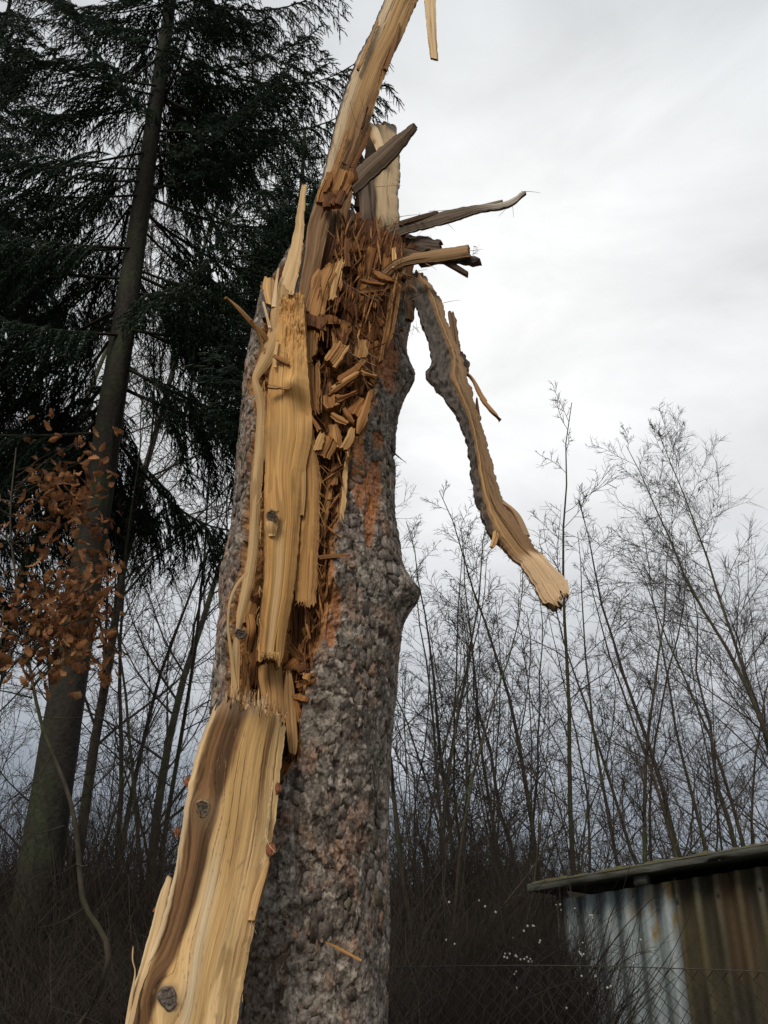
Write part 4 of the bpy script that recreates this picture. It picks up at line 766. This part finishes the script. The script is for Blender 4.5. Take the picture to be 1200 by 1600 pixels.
def spruce(label, X, Y, H, r0, zlo, Lf, gap, seed, skip_front=0., cut=1e9, nper=4):
    rs = random.Random(seed); t = thing('spruce_tree', label, 'tree', (X, Y, 0), 'conifers behind the broken trunk')
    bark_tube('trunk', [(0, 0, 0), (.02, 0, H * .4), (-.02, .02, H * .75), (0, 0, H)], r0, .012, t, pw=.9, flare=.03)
    z = zlo; k = 0
    while z < H - .05:
        for j in range(nper if z < H - 1.5 else nper):
            az = rs.uniform(0, 6.283); zz_ = z + rs.uniform(0, gap)
            if zz_ > H - .04: continue
            if skip_front and math.cos(az + math.pi / 2) > math.cos(R(skip_front)) and zz_ < cut: continue
            L = Lf(H - zz_) * rs.uniform(.75, 1.1)
            me = min(BR, key=lambda b: abs(b[0] - L) + rs.random() * .5)
            b = bpy.data.objects.new('branch', me[1]); COL.objects.link(b); b.parent = t; s = L / me[0]
            fr_ = min(1, (H - zz_) / 5); tilt = R(rs.uniform(-18, 4) + (-28 + 14 * fr_) + 8)
            b.location = (math.cos(az) * .02, math.sin(az) * .02, zz_); b.rotation_euler = Euler((rs.uniform(-.3, .3), tilt, az), 'XYZ'); b.scale = (s, s, s)
        z += gap; k += 1
    return t
spruce('large dark spruce with its bare lower trunk left of the broken tree', -2.89, 8.0, 17.5, .20, 6.0, lambda d: min(2.9, .35 + .27 * d), .42, 3, skip_front=48, cut=10.6, nper=5)
spruce('smaller spruce whose pointed top shows just left of the break', -.86, 7.0, 9.45, .09, 5.5, lambda d: min(.95, .12 + .20 * d), .20, 5, nper=5)
spruce('spruce at the left edge of the photo behind the large spruce', -6.1, 9.6, 16, .2, 5.4, lambda d: min(2.8, .35 + .28 * d), .42, 9, nper=4)

for o in [o for o in bpy.data.objects if o.name == 'spruce_tree']:      # the long boughs that reach over to the break
    for zz_, az, L, tl_ in [(11.3, .02, 3.0, -.20), (12.2, .12, 2.9, -.26), (13.3, -.05, 2.6, -.26), (9.6, -.1, 2.9, -.16), (8.3, .15, 2.6, -.05), (7.2, -.1, 2.2, .02)]:
        b = bpy.data.objects.new('branch', BR[0 if L > 3 else 8][1]); COL.objects.link(b); b.parent = o; sc__ = L / 2.5
        b.location = (0, 0, zz_); b.rotation_euler = Euler((.1, tl_, az), 'XYZ'); b.scale = (sc__, sc__ * .9, sc__)
# ------------------------------------------------------------------ bare broadleaved trees
def bare(seed, H, r0, n1=20, l1=.30, ang=38, n2=9, n3=4, up=.35, wand=.05, stems=1, fine=.0022, start=.15):
    rs = random.Random(seed); tk = Tubes(); tw = Tubes()
    def poly(p, d, L, n, w, upk):
        pts = [p.copy()]; d = d.copy()
        for i in range(n):
            d = d + np.array([rs.gauss(0, w), rs.gauss(0, w), rs.gauss(0, w * .6) + upk / n]); d /= np.linalg.norm(d); p = p + d * L / n; pts.append(p.copy())
        return np.array(pts)
    def child(pts, t, angd_):
        x = t * (len(pts) - 1); i = min(int(x), len(pts) - 2); p = pts[i] + (pts[i + 1] - pts[i]) * (x - i); d = pts[i + 1] - pts[i]; d /= np.linalg.norm(d)
        a = np.cross(d, [rs.gauss(0, 1), rs.gauss(0, 1), rs.gauss(0, 1)]); a /= np.linalg.norm(a); an = R(angd_ * rs.uniform(.7, 1.3))
        return p, d * math.cos(an) + a * math.sin(an)
    for s in range(stems):
        h_ = H * (1 if s == 0 else rs.uniform(.55, .95)); rr = r0 * (1 if s == 0 else rs.uniform(.5, .9)); a = rs.uniform(0, 6.28)
        d0 = np.array([math.cos(a) * .18 * (stems > 1), math.sin(a) * .18 * (stems > 1), 1.])
        tr = poly(np.array([.12 * math.cos(a) * (stems > 1), .12 * math.sin(a) * (stems > 1), -.05]), d0 / np.linalg.norm(d0), h_, 14, wand, .15)
        tk.add(tr, rr, .005, 7, pw=.85)
        for i in range(n1):
            t = start + (1 - start) * (i + rs.random()) / n1; p, d = child(tr, min(t, .99), ang); L1 = h_ * l1 * (1.08 - t) ** .7 * rs.uniform(.55, 1.2)
            b1 = poly(p, d, L1, 7, .10, up); tw.add(b1, max(.004, rr * .30 * (1.1 - t)), fine, 4)
            for j in range(n2):
                t2 = .15 + .85 * (j + rs.random()) / n2; p2, d2 = child(b1, min(t2, .99), 42); L2 = L1 * .42 * (1.15 - t2) ** .5 * rs.uniform(.5, 1.2)
                b2 = poly(p2, d2, L2, 4, .12, up * .6); tw.add(b2, .0042, fine * .8, 3)
                for k in range(n3):
                    p3, d3 = child(b2, rs.uniform(.15, .98), 42); tw.add(poly(p3, d3, L2 * rs.uniform(.3, .6), 2, .14, .1), fine * .9, fine * .55, 3)
    return tk.mesh('trunk', [M_stem]), tw.mesh('crown', [M_twig])
PROTO = [bare(1, 8, .046, 22, .27, 46, 9, 4, .16, wand=.06, fine=.0028), bare(2, 8, .042, 20, .30, 50, 9, 4, .12, wand=.07, fine=.0028), bare(3, 8, .05, 24, .26, 44, 9, 4, .2, wand=.05, fine=.0028), bare(4, 7, .032, 15, .28, 42, 8, 3, .16, stems=3, wand=.07, fine=.0028),
         bare(5, 7, .028, 13, .32, 50, 8, 3, .1, stems=4, start=.08, wand=.08, fine=.0028), bare(6, 10, .060, 34, .34, 46, 14, 6, .15, start=.12, wand=.08, fine=.0028), bare(7, 10, .055, 40, .36, 44, 14, 8, .1, fine=.0026, start=.2)]
USED = {}
def put_tree(k, px, Y, top, label, group, rz=None, ref=1400, sx=1.0, name='bare_tree', cat='tree'):
    """px: where the stem stands at photograph height ref; top: height of its tip in the photograph"""
    x = float(P(px, ref, Y)[0]); H = float(P(px, top, Y)[2]); h0 = [8, 8, 8, 7, 7, 10, 10][k]; s = H / h0
    t = thing(name, label, cat, (x, Y, 0), group); t.scale = (s * sx, s * sx, s); t.rotation_euler.z = random.uniform(0, 6.28) if rz is None else rz
    for nm, me in zip(('trunk', 'crown'), PROTO[k]):
        o = bpy.data.objects.new(nm, me); COL.objects.link(o); o.parent = t
GR = 'slender bare trees behind the shed'
for k, px_, Y, top, lab in [
    (3, 640, 8.5, 860, 'bare multi-stemmed shrub rising right beside the bark of the broken trunk'),
    (1, 652, 7.5, 680, 'thin bare tree whose tip reaches into the gap between trunk and hanging splinter'),
    (3, 690, 9.5, 860, 'bare multi-stemmed shrub under the bark lump of the hanging splinter'),
    (0, 722, 11, 720, 'bare tree passing behind the lower half of the hanging splinter'),
    (4, 760, 10, 830, 'low spreading bare shrub below the bend of the hanging splinter'),
    (2, 838, 12, 720, 'tallest of the bare trees, its tip just right of the hanging splinter'),
    (0, 898, 12.5, 700, 'bare tree with a slanting leader right of the splinter tip'),
    (4, 870, 10, 900, 'bushy bare shrub at the left end of the shed roof'),
    (1, 960, 13, 800, 'bare tree standing behind the middle of the pale sheet'),
    (2, 1005, 12, 810, 'bare tree behind the joint of the pale and brown sheets'),
    (0, 1060, 14, 840, 'straight bare tree rising behind the shed roof right of the joint'),
    (1, 1118, 12.5, 800, 'thickest bare stem behind the shed roof'),
    (4, 1020, 15, 1000, 'low bare shrub far behind the shed roof'),
    (2, 1180, 14, 830, 'bare tree behind the right end of the shed roof'),
    (0, 1240, 13, 860, 'bare tree at the right edge of the photo'),
    (3, 800, 14, 820, 'bare shrub in the second row between the splinter and the shed'),
    (3, 925, 15, 880, 'bare shrub in the second row behind the pale sheet'),
    (3, 1140, 15, 900, 'bare shrub in the second row behind the brown sheets'),
    (4, 700, 8, 1000, 'low bare shrub in front of the thicket right of the broken trunk'),
    (4, 780, 9, 1020, 'low bare shrub in front of the thicket left of the shed'),
    (3, 662, 8.2, 860, 'bare multi-stemmed shrub seen through the gap below the hanging splinter'),
    (2, 676, 10.5, 760, 'straight bare sapling between the trunk burl and the splinter bend'),
    (0, 708, 9, 800, 'bare sapling left of the splinter bend'),
    (3, 748, 10, 900, 'bare multi-stemmed sapling under the splinter bend'),
    (4, 640, 9, 900, 'low twiggy shrub beside the trunk burl'),
    (1, 790, 11, 790, 'bare sapling crossing behind the splinter bend'),
    (2, 1080, 11, 860, 'bare sapling behind the first brown sheet'),
    (4, 900, 12.5, 980, 'low twiggy shrub behind the pale sheet'),
    (3, 985, 14, 860, 'bare multi-stemmed sapling behind the joint of the sheets'),
    (3, 630, 10, 880, 'bare shrub half hidden by the right bark edge of the broken trunk'),
    (4, 1160, 12, 1060, 'low bare shrub just behind the shed roof at the right edge'),
    (4, 655, 11, 860, 'bare shrub in the second row beside the burl of the trunk'),
    (3, 735, 13, 880, 'bare shrub in the second row left of the splinter bend'),
    (4, 1100, 17, 960, 'low bare shrub far behind the brown sheets')]:
    put_tree(k, px_, Y, top, lab, GR)
put_tree(6, 1255, 16, 600, 'finely twigged bare tree reaching in from the right edge', GR, sx=1.0)
put_tree(5, 1320, 13, 620, 'second finely twigged tree mostly outside the right edge', GR)
put_tree(5, 1205, 17, 800, 'broad bare crown low at the right edge behind the brown sheets', GR, sx=1.2)
put_tree(2, 1085, 15, 790, 'forking bare tree between the joint and the right edge', GR, sx=1.2)
put_tree(5, 850, 16, 860, 'broad far bare crown under the tip of the hanging splinter', GR, sx=1.2)
GL = 'bare trees behind the spruces'
for k, px_, Y, top, lab in [
    (0, 160, 11, 560, 'slender bare tree right of the large spruce trunk'),
    (2, 200, 9, 700, 'bare tree with a dark stem between the spruce and the broken trunk'),
    (1, 262, 12, 640, 'bare tree close behind the left bark edge of the broken trunk'),
    (5, 235, 14, 300, 'tall finely branched bare tree seen through the spruce gaps'),
    (6, 110, 17, 150, 'tallest bare tree, seen only through gaps in the large spruce'),
    (5, -20, 13, 500, 'bare tree left of the large spruce trunk'),
    (6, -120, 16, 60, 'bare tree crown at the top left corner'),
    (4, 130, 9, 1050, 'low bare shrub right of the foot of the large spruce'),
    (3, 300, 9.5, 960, 'bare shrub directly left of the leaning slab'),
    (4, 10, 8.5, 1080, 'low bare shrub at the left edge of the photo'),
    (4, 220, 12, 1020, 'low bare shrub deep between spruce and slab'),
    (1, 60, 14, 820, 'bare tree hidden behind the brown oak leaves'),
    (5, 330, 18, 620, 'far bare tree left of the bark edge of the broken trunk'),
    (0, 290, 10, 800, 'bare tree whose twigs touch the left bark edge of the broken trunk'),
    (2, 185, 13, 700, 'bare tree in the second row right of the large spruce'),
    (4, 250, 10, 1000, 'spreading bare shrub above the bramble left of the slab'),
    (3, 90, 10, 900, 'bare shrub in front of the large spruce trunk'),
    (1, -40, 11, 850, 'bare tree cut by the left edge of the photo'),
    (3, 30, 12, 900, 'bare shrub in the second row left of the large spruce trunk')]:
    put_tree(k, px_, Y, top, lab, GL)

# ------------------------------------------------------------------ oak sapling with brown leaves
oak = thing('oak_sapling', 'young oak holding its rusty brown dead leaves at the left edge', 'tree', (-2.35, 5.0, 0))
tb = Tubes()
def pl3(pts): return np.array([P(*p) for p in pts])
stem = np.vstack([[-2.35, 5.0, 0], pl3([(150, 1560, 5.0), (128, 1400, 5.0), (112, 1260, 5.0), (62, 1120, 5.0), (34, 960, 5.0), (16, 820, 5.0), (25, 700, 5.05)])]); stem = cr(stem, np.linspace(0, 1, 40)); tb.add(stem, .018, .004, 7)
sprays = []
for a in range(46):
    y = random.uniform(700, 1075); x0 = np.interp(y, [700, 800, 960, 1120], [26, 20, 30, 62]); sg = random.choice((1, 1, 1, -1)); ln_ = random.uniform(40, 165) * (1 if sg > 0 else 1.3)
    if sg > 0: ln_ = min(ln_, np.interp(y, [690, 720, 900, 1000, 1080], [60, 160, 150, 110, 60]))
    ye = y - random.uniform(-30, 60); Y1 = 5 + random.uniform(-.6, .6)
    pts = pl3([(x0, y + 30, 5.0), (x0 + sg * ln_ * .5, (y + ye) / 2 + 8, (5 + Y1) / 2), (x0 + sg * ln_, ye, Y1)]); pts = cr(pts, np.linspace(0, 1, 7)); tb.add(pts, .006, .0015, 3); sprays.append(pts)
for (xa, ya, xb, yb) in [(118, 1350, 150, 1345), (118, 1350, 70, 1370), (62, 1120, 170, 1112), (80, 1180, 20, 1260), (100, 1290, 30, 1300), (130, 1420, 60, 1450)]:
    pts = cr(pl3([(xa, ya, 5), ((xa + xb) / 2, (ya + yb) / 2 + 6, 4.9), (xb, yb, 4.8)]), np.linspace(0, 1, 6)); tb.add(pts, .004, .0015, 3); sprays.append(pts[3:])
link('branches', tb.mesh('oak_branches', [M_stem]), oak)
def leaf_mesh(seed):
    rs = random.Random(seed); n = 13; L = .085; V = []; 
    wv = [0.05, .30, .18, .42, .26, .52, .30, .56, .32, .44, .28, .24, .02]
    fold = rs.uniform(.15, .8); curl = rs.uniform(-.5, .9)
    for i in range(n):
        t = i / (n - 1); w_ = wv[i] * L * .62 * rs.uniform(.85, 1.15); zc = curl * L * .5 * (t - .5) ** 2 * 2
        V += [(t * L, -w_ * math.cos(fold), zc + w_ * math.sin(fold) + rs.uniform(-.003, .003)), (t * L, 0, zc), (t * L, w_ * math.cos(fold), zc + w_ * math.sin(fold) + rs.uniform(-.003, .003))]
    return mesh_np('leaf', np.array(V), grid_faces(n, 3), mats=[M_leaf])
LM = [leaf_mesh(i) for i in range(9)]
weights = np.array([len(s) for s in sprays], float)
nl_ = 0
while nl_ < 298:
    s = random.choice(sprays); p = s[-1] * (q_ := random.random() ** .7) + s[len(s) // 2] * (1 - q_)
    p = p + np.array([random.gauss(0, .10), random.gauss(0, .12), random.gauss(0, .10) - .02])
    qx, qy = proj(p)
    if not (-25 < qx < 188) or (qy < 1085 and random.random() > [.35, 1, .8][(qy > 735) + (qy > 1000)]): continue
    if qy > 1085: continue
    nl_ += 1
    o = bpy.data.objects.new('leaf', random.choice(LM)); COL.objects.link(o); o.parent = oak; o.location = Vector(p) - oak.location
    o.rotation_euler = (random.uniform(-1.2, 1.2), random.uniform(.1, 1.2), random.uniform(0, 6.28)); sc_ = random.uniform(.7, 1.2); o.scale = (sc_,) * 3

M_leaf2 = material('small_dry_leaf', vcol=True, nscale=30, lo=.6, hi=1.3, bump=.2, rough=.75, transl=.3)
LV = []
for me in LM:
    v = np.zeros(len(me.vertices) * 3, np.float32); me.vertices.foreach_get('co', v); LV.append(v.reshape(-1, 3))
VV, QQ, CC = [], [], []; n_ = 0
while n_ < 620:
    sp = random.choice(sprays); q_ = random.random() ** .7; p = sp[-1] * q_ + sp[len(sp) // 2] * (1 - q_) + np.array([random.gauss(0, .12), random.gauss(0, .18), random.gauss(0, .11) - .02])
    qx, qy = proj(p)
    if not (-25 < qx < 188) or (qy < 1085 and random.random() > [.35, 1, .7][(qy > 735) + (qy > 1000)]) or qy > 1085: continue
    v = random.choice(LV) * random.uniform(.5, .9); m_ = np.array(Euler((random.uniform(-1.3, 1.3), random.uniform(0, 1.3), random.uniform(0, 6.28))).to_matrix())
    VV.append(v @ m_.T + p); QQ.append(grid_faces(13, 3, n_ * 39)); c = np.array(random.choice(((.30, .13, .05), (.20, .085, .035), (.36, .19, .08), (.14, .06, .03)))) * random.uniform(.7, 1.2); CC.append(np.tile(c, (39, 1))); n_ += 1
link('small_leaves', mesh_np('small_leaves', np.concatenate(VV), np.concatenate(QQ), col=np.concatenate(CC), mats=[M_leaf2]), oak, kind='stuff')

# ------------------------------------------------------------------ thickets
def thicket(seed, n, sx, sy, h, r=.0035):
    rs = random.Random(seed); t = Tubes()
    for i in range(n):
        x, y = rs.uniform(-sx, sx), rs.uniform(-sy, sy); a = rs.uniform(0, 6.28); L = h * rs.uniform(.4, 1.1); z0 = rs.uniform(-.05, h * .6); p = np.array([x, y, z0]); le = rs.uniform(.3, 1.4)
        d = np.array([math.cos(a) * le, math.sin(a) * le, 1]); d /= np.linalg.norm(d); pts = [p]; L *= .55
        for k in range(4):
            p = p + d * L / 4; pts.append(p); d = d + np.array([rs.gauss(0, .18), rs.gauss(0, .18), -.12 * rs.random()]); d /= np.linalg.norm(d)
        rr = r * rs.choice((.5, .7, 1, 1.6)); t.add(pts, rr, rr * .35, 3)
    return t.mesh('thicket', [M_bram])
TH1, TH2 = thicket(1, 5200, 1.5, .9, 2.0), thicket(2, 4200, 2.4, 1.2, 2.3, .006)
def put_th(me, x, y, s=(1, 1, 1), rz=0., label='dark bramble thicket'):
    o = link('bramble_thicket', me, kind='stuff'); o.location = (x, y, 0); o.scale = s; o.rotation_euler.z = rz; o['label'] = label
for x, y, s, m in [(.25, 7.2, (.85, 1, 1.0), TH1), (.9, 9.8, (1, 1, 1.04), TH1), (-.8, 7.6, (1, 1, 1), TH1), (-2.4, 7.0, (1, 1, .86), TH1), (-3.8, 7.4, (1, 1, 1.12), TH1), (-1.9, 8.2, (.5, .6, 1.45), TH1), (-3.3, 8.8, (.6, .6, 1.5), TH1), (.55, 8.6, (.5, .5, 1.4), TH1), (1.3, 9.6, (.5, .5, 1.3), TH1), (-4.6, 8.3, (.6, .6, 1.5), TH1), (-2.6, 9, (1, 1, .9), TH2), (-5.2, 9.4, (1, 1, .9), TH2), (.2, 10, (1, 1, .95), TH2), (-2.0, 6.0, (.9, .9, .75), TH1),
                (-3.2, 5.9, (.9, 1, .7), TH1), (.42, 6.0, (.48, .8, .82), TH1), (.95, 6.95, (.28, .4, .98), TH1), (-.9, 5.6, (.8, .8, .8), TH1)]:
    put_th(m, x, y, s, random.choice((0, math.pi)) + random.uniform(-.1, .1))
for i in range(12): put_th(TH2, -14 + i * 2.9, 15 + random.uniform(-1, 1), (1, 1.4, .95), random.choice((0, math.pi)), 'dark undergrowth behind the trees')
for i in range(14): put_th(TH2, -34 + i * 6, 34, (2, 2, 1.25), 0, 'distant dark undergrowth')
# snowberries
sb = thing('snowberry_shrub', 'bare shrub dotted with small white berries in front of the shed end', 'shrub', (1.0, 5.4, 0))
tb = Tubes(); bp_ = []
for i in range(22):
    x0, y0 = random.uniform(690, 960), 1620; x1, y1 = random.uniform(700, 1010), random.uniform(1400, 1540); Y = random.uniform(4.6, 5.8)
    pts = cr(pl3([(x0, 1700, Y), ((x0 + x1) / 2 + random.uniform(-30, 30), (y0 + y1) / 2, Y), (x1, y1, Y)]), np.linspace(0, 1, 9)); tb.add(pts, .004, .001, 3)
    for k in range(5):
        p = pts[random.randint(4, 8)]; e = p + np.array([random.gauss(0, .1), random.gauss(0, .08), random.uniform(-.02, .14)]); m = (p + e) / 2 + np.array([0, 0, .02]); tb.add([p, m, e], .0018, .0008, 3)
        if random.random() < .16: bp_.append(e)
for x, y in [(758, 1412), (770, 1428), (822, 1448), (823, 1452), (786, 1490), (793, 1492), (805, 1494), (820, 1500), (828, 1499), (898, 1416), (925, 1432), (930, 1438), (905, 1488), (912, 1492), (910, 1525), (930, 1525), (955, 1545), (750, 1405), (845, 1472), (1000, 1470)]: bp_.append(P(x, y, 5.0)); tb.add([P(x + 6, y + 30, 5.05), P(x + 3, y + 12, 5.02), P(x, y, 5.0)], .002, .0008, 3)
o = link('stems', tb.mesh('stems', [M_bram]), sb, kind='stuff')
import bmesh
bm = bmesh.new(); bmesh.ops.create_icosphere(bm, subdivisions=1, radius=.0055); bme = bpy.data.meshes.new('berry'); bm.to_mesh(bme); bm.free(); bme.materials.append(M_berry)
for p in bp_:
    for k in range(random.choice((1, 1, 2, 3))):
        o = bpy.data.objects.new('berry', bme); COL.objects.link(o); o.parent = sb; o.location = Vector(p) - sb.location + Vector([random.gauss(0, .008) for _ in range(3)]); s = random.uniform(.7, 1.3); o.scale = (s, s, s * 1.1)

# ------------------------------------------------------------------ shed
A3 = P(868, 1400, 7.3); B3 = P(1200, 1345, 6.7); dirx = (B3 - A3); dirx[2] = 0; wl = np.linalg.norm(dirx); dirx /= wl; nrm = np.array([dirx[1], -dirx[0], 0])
if nrm[1] > 0: nrm = -nrm
import bmesh
shed = thing('shed', 'low shed walled with pale blue-grey and stained brown corrugated sheets', 'shed', (float(A3[0]), float(A3[1]), 0))
slope = (B3[2] - A3[2]) / wl; pitch_ = .142; LW = 5.2
def sp_(s, d, z): return np.array([A3[0] + dirx[0] * s + nrm[0] * d, A3[1] + dirx[1] * s + nrm[1] * d, z])
def topz(s): return A3[2] + slope * s
def sheet(s0, s1, mat, off, phase, label, seed):
    n = int((s1 - s0) / pitch_ * 14); m = 24; s = np.linspace(s0, s1, n); r = np.linspace(0, 1, m)
    S_, R_ = np.meshgrid(s, r); z = .02 + (topz(S_) - .03 - .02) * R_
    c = np.cos((S_ - phase) / pitch_ * 2 * math.pi); d = off + .032 * np.sign(c) * np.abs(c) ** .8 + (fbm(S_ * 3, z * 2, seed) - .5) * .012
    V = np.stack([A3[0] + dirx[0] * S_ + nrm[0] * d, A3[1] + dirx[1] * S_ + nrm[1] * d, z], -1); Vb = V - nrm * .005
    k = n * m; q1 = grid_faces(m, n); idx = np.arange(n); e = np.concatenate([np.stack([idx[:-1], idx[:-1] + k, idx[1:] + k, idx[1:]], -1), (np.stack([idx[:-1], idx[:-1] + k, idx[1:] + k, idx[1:]], -1) + 0) + 0])
    lr = np.arange(m) * n; le = np.stack([lr[:-1], lr[:-1] + k, lr[1:] + k, lr[1:]], -1)
    tz = (topz(S_) - z)
    if mat is M_blue:
        c_ = lerp((.40, .46, .47), (.27, .32, .33), sst(.3, .7, fbm(S_ * 6, z * 2, seed, 4)))
        c_ = lerp(c_, (.36, .24, .08), sst(.55, .66, fbm(S_ * 20, z * 9, seed + 1, 4)) * sst(.35, .05, np.abs(S_ - s1 + .12)) * sst(.7, .3, tz))
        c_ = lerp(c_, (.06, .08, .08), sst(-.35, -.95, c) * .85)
        c_ = lerp(c_, (.42, .47, .48), sst(.5, .75, fbm(S_ * 30, z * 2, seed + 4, 3)) * .4)
    else:
        c_ = lerp((.105, .088, .048), (.050, .045, .030), sst(.35, .65, fbm(S_ * 5, z * 1.5, seed, 4)))
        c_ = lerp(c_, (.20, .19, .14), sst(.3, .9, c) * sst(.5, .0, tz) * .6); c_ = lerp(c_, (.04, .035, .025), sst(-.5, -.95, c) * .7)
        c_ = lerp(c_, (.10, .062, .032), sst(.55, .7, fbm(S_ * 9, z * 1.2, seed + 2, 3)) * .6)
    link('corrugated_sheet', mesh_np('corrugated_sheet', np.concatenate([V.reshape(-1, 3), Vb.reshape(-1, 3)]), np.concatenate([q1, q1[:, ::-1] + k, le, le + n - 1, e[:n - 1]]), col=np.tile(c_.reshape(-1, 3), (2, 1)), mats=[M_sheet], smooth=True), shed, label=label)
M_sheet = material('painted_fibre_cement', vcol=True, nscale=45, lo=.82, hi=1.14, bump=.35, dist=.002, rough=.75)
sj = float((P(1052, 1380, 7.0)[0] - A3[0]) / dirx[0])
sheet(0, sj, M_blue, .006, sj - pitch_ / 2, 'pale blue-grey corrugated sheet', 1)
sheet(sj - .01, sj + .99, M_brown, -.012, sj, 'brown stained corrugated sheet', 12)
sheet(sj + .97, sj + 1.97, M_brown, .004, sj, 'brown stained corrugated sheet', 23)
sheet(sj + 1.95, LW, M_brown, -.012, sj, 'brown stained corrugated sheet', 34)
def boxm(pts8, mat, name, par, label=None, sub=0):
    V = np.array(pts8); F_ = [(0, 1, 2, 3), (7, 6, 5, 4), (0, 4, 5, 1), (1, 5, 6, 2), (2, 6, 7, 3), (3, 7, 4, 0)]
    return link(name, mesh_np(name, V, F_, mats=[mat]), par, label=label)
def beam(s0, s1, d0, d1, h0, h1, mat, name, label=None):
    return boxm([sp_(s0, d0, topz(s0) + h0), sp_(s1, d0, topz(s1) + h0), sp_(s1, d1, topz(s1) + h0), sp_(s0, d1, topz(s0) + h0),
                 sp_(s0, d0, topz(s0) + h1), sp_(s1, d0, topz(s1) + h1), sp_(s1, d1, topz(s1) + h1), sp_(s0, d1, topz(s0) + h1)], mat, name, shed, label)
beam(-.15, LW + .2, -2.6, .20, .045, .075, M_fascia, 'roof')
# rough front edge of the roof, its moss and the bearers under it
n = 260; s = np.linspace(-.15, LW + .2, n); prof = [(.19, .042), (.243, .040), (.247, .043), (.247, .090), (.243, .094), (.19, .096)]
V = np.array([[sp_(si, d + .006 * (vn(np.array(si * 9), np.array(j * 1.), 3) - .5), topz(si) + h_ + .010 * (vn(np.array(si * 5), np.array(j * 2.), 4) - .5)) for j, (d, h_) in enumerate(prof)] for si in s]).reshape(-1, 3)
link('roof_edge', mesh_np('roof_edge', V, grid_faces(n, 6, 0, True), mats=[M_fascia], smooth=False), shed)
V = []; n = 500
for si in np.linspace(-.12, LW, n):
    for j in range(6):
        V.append(sp_(si, .252 - .05 * j, topz(si) + .100 - .003 * j + (.003 + .026 * max(0, float(fbm(np.array(si * 9.), np.array(j * .8), 6)) - .42) * 2) * (j not in (0, 5)) - .012 * (j in (0, 5))))
link('moss', mesh_np('moss', np.array(V), grid_faces(n, 6), mats=[M_moss]), shed, kind='stuff')
for sb_ in (.62, 1.75, 2.9, 4.0): beam(sb_, sb_ + .09, -.02, .20, -.03, .043, M_fascia, 'rafter')
bb = bmesh.new(); bmesh.ops.create_cone(bb, cap_ends=True, segments=8, radius1=.013, radius2=.009, depth=.012); bomb = bpy.data.meshes.new('bolt'); bb.to_mesh(bomb); bb.free(); bomb.materials.append(M_wire)
for i in range(18):
    for dz in (.16, .95):
        sx_b = sj - pitch_ * (i + 0) if i < 6 else sj + pitch_ * 2 * (i - 5); p = sp_(sx_b, .045, topz(sx_b) - dz)
        if sx_b < .05: continue
        o = bpy.data.objects.new('bolt', bomb); COL.objects.link(o); o.parent = shed; o.location = Vector(p) - shed.location; o.rotation_euler = (R(90), 0, math.atan2(dirx[1], dirx[0]))
boxm([sp_(0, -.02, 0), sp_(.05, -.02, 0), sp_(.05, -2.5, 0), sp_(0, -2.5, 0), sp_(0, -.02, topz(0) + .04), sp_(.05, -.02, topz(0) + .04), sp_(.05, -2.5, topz(0) + .04), sp_(0, -2.5, topz(0) + .04)], M_fascia, 'side_wall', shed)
boxm([sp_(.05, -2.4, 0), sp_(LW, -2.4, 0), sp_(LW, -2.5, 0), sp_(.05, -2.5, 0), sp_(.05, -2.4, topz(0) + .04), sp_(LW, -2.4, topz(LW) + .04), sp_(LW, -2.5, topz(LW) + .04), sp_(.05, -2.5, topz(0) + .04)], M_fascia, 'rear_wall', shed)

# ------------------------------------------------------------------ chain link fence
FY = 4.3; fx0, fx1 = -.1, 4.2; ftop = float(P(1000, 1516, FY)[2])
fence = thing('wire_fence', 'rusty chain link fence sagging in front of the shed', 'fence', (fx0, FY, 0))
tb = Tubes(); cell = .062
def fz(x): return ftop + .012 * math.sin(x * 2.2) - .02 * (x - 1.3) * .3
k = 0; rsf = random.Random(4)
x = fx0
while x < fx1:
    pts = []; z = fz(x) ; i = 0
    while z > .05:
        sag = .02 * math.sin(x * 5 + z * 3) + .012 * math.sin(z * 11 + x)
        pts.append((x + sag + (cell / 2 if i % 2 else 0) * 1.0, FY + .02 * math.sin(x * 3 + z * 4) + (.002 if i % 2 else -.002), z)); z -= cell / 2 * (1.05); i += 1
    tb.add(np.array(pts), .0022, .0022, 3)
    pts2 = np.array(pts); pts2[:, 0] = 2 * (x + cell / 2) - pts2[:, 0] + (pts2[:, 0] - x - np.where(np.arange(len(pts)) % 2, cell / 2, 0)) * 2; pts2[:, 1] += .003
    tb.add(pts2, .0022, .0022, 3); x += cell
link('chain_link_mesh', tb.mesh('chain_link', [M_wire]), fence, kind='stuff')
t2 = Tubes(); t2.add(np.array([(x, FY, fz(x) + .002) for x in np.linspace(fx0, fx1, 40)]), .0022, .0022, 5); link('top_wire', t2.mesh('top_wire', [M_wire]), fence)
for xx in (fx0, 2.25, fx1):
    t3 = Tubes(); t3.add(np.array([(xx, FY + .03, 0), (xx, FY + .03, .8), (xx, FY + .03, ftop - .01), (xx, FY + .03, ftop + .02)]), .02, .02, 10); link('post', t3.mesh('post', [M_wire]), fence)
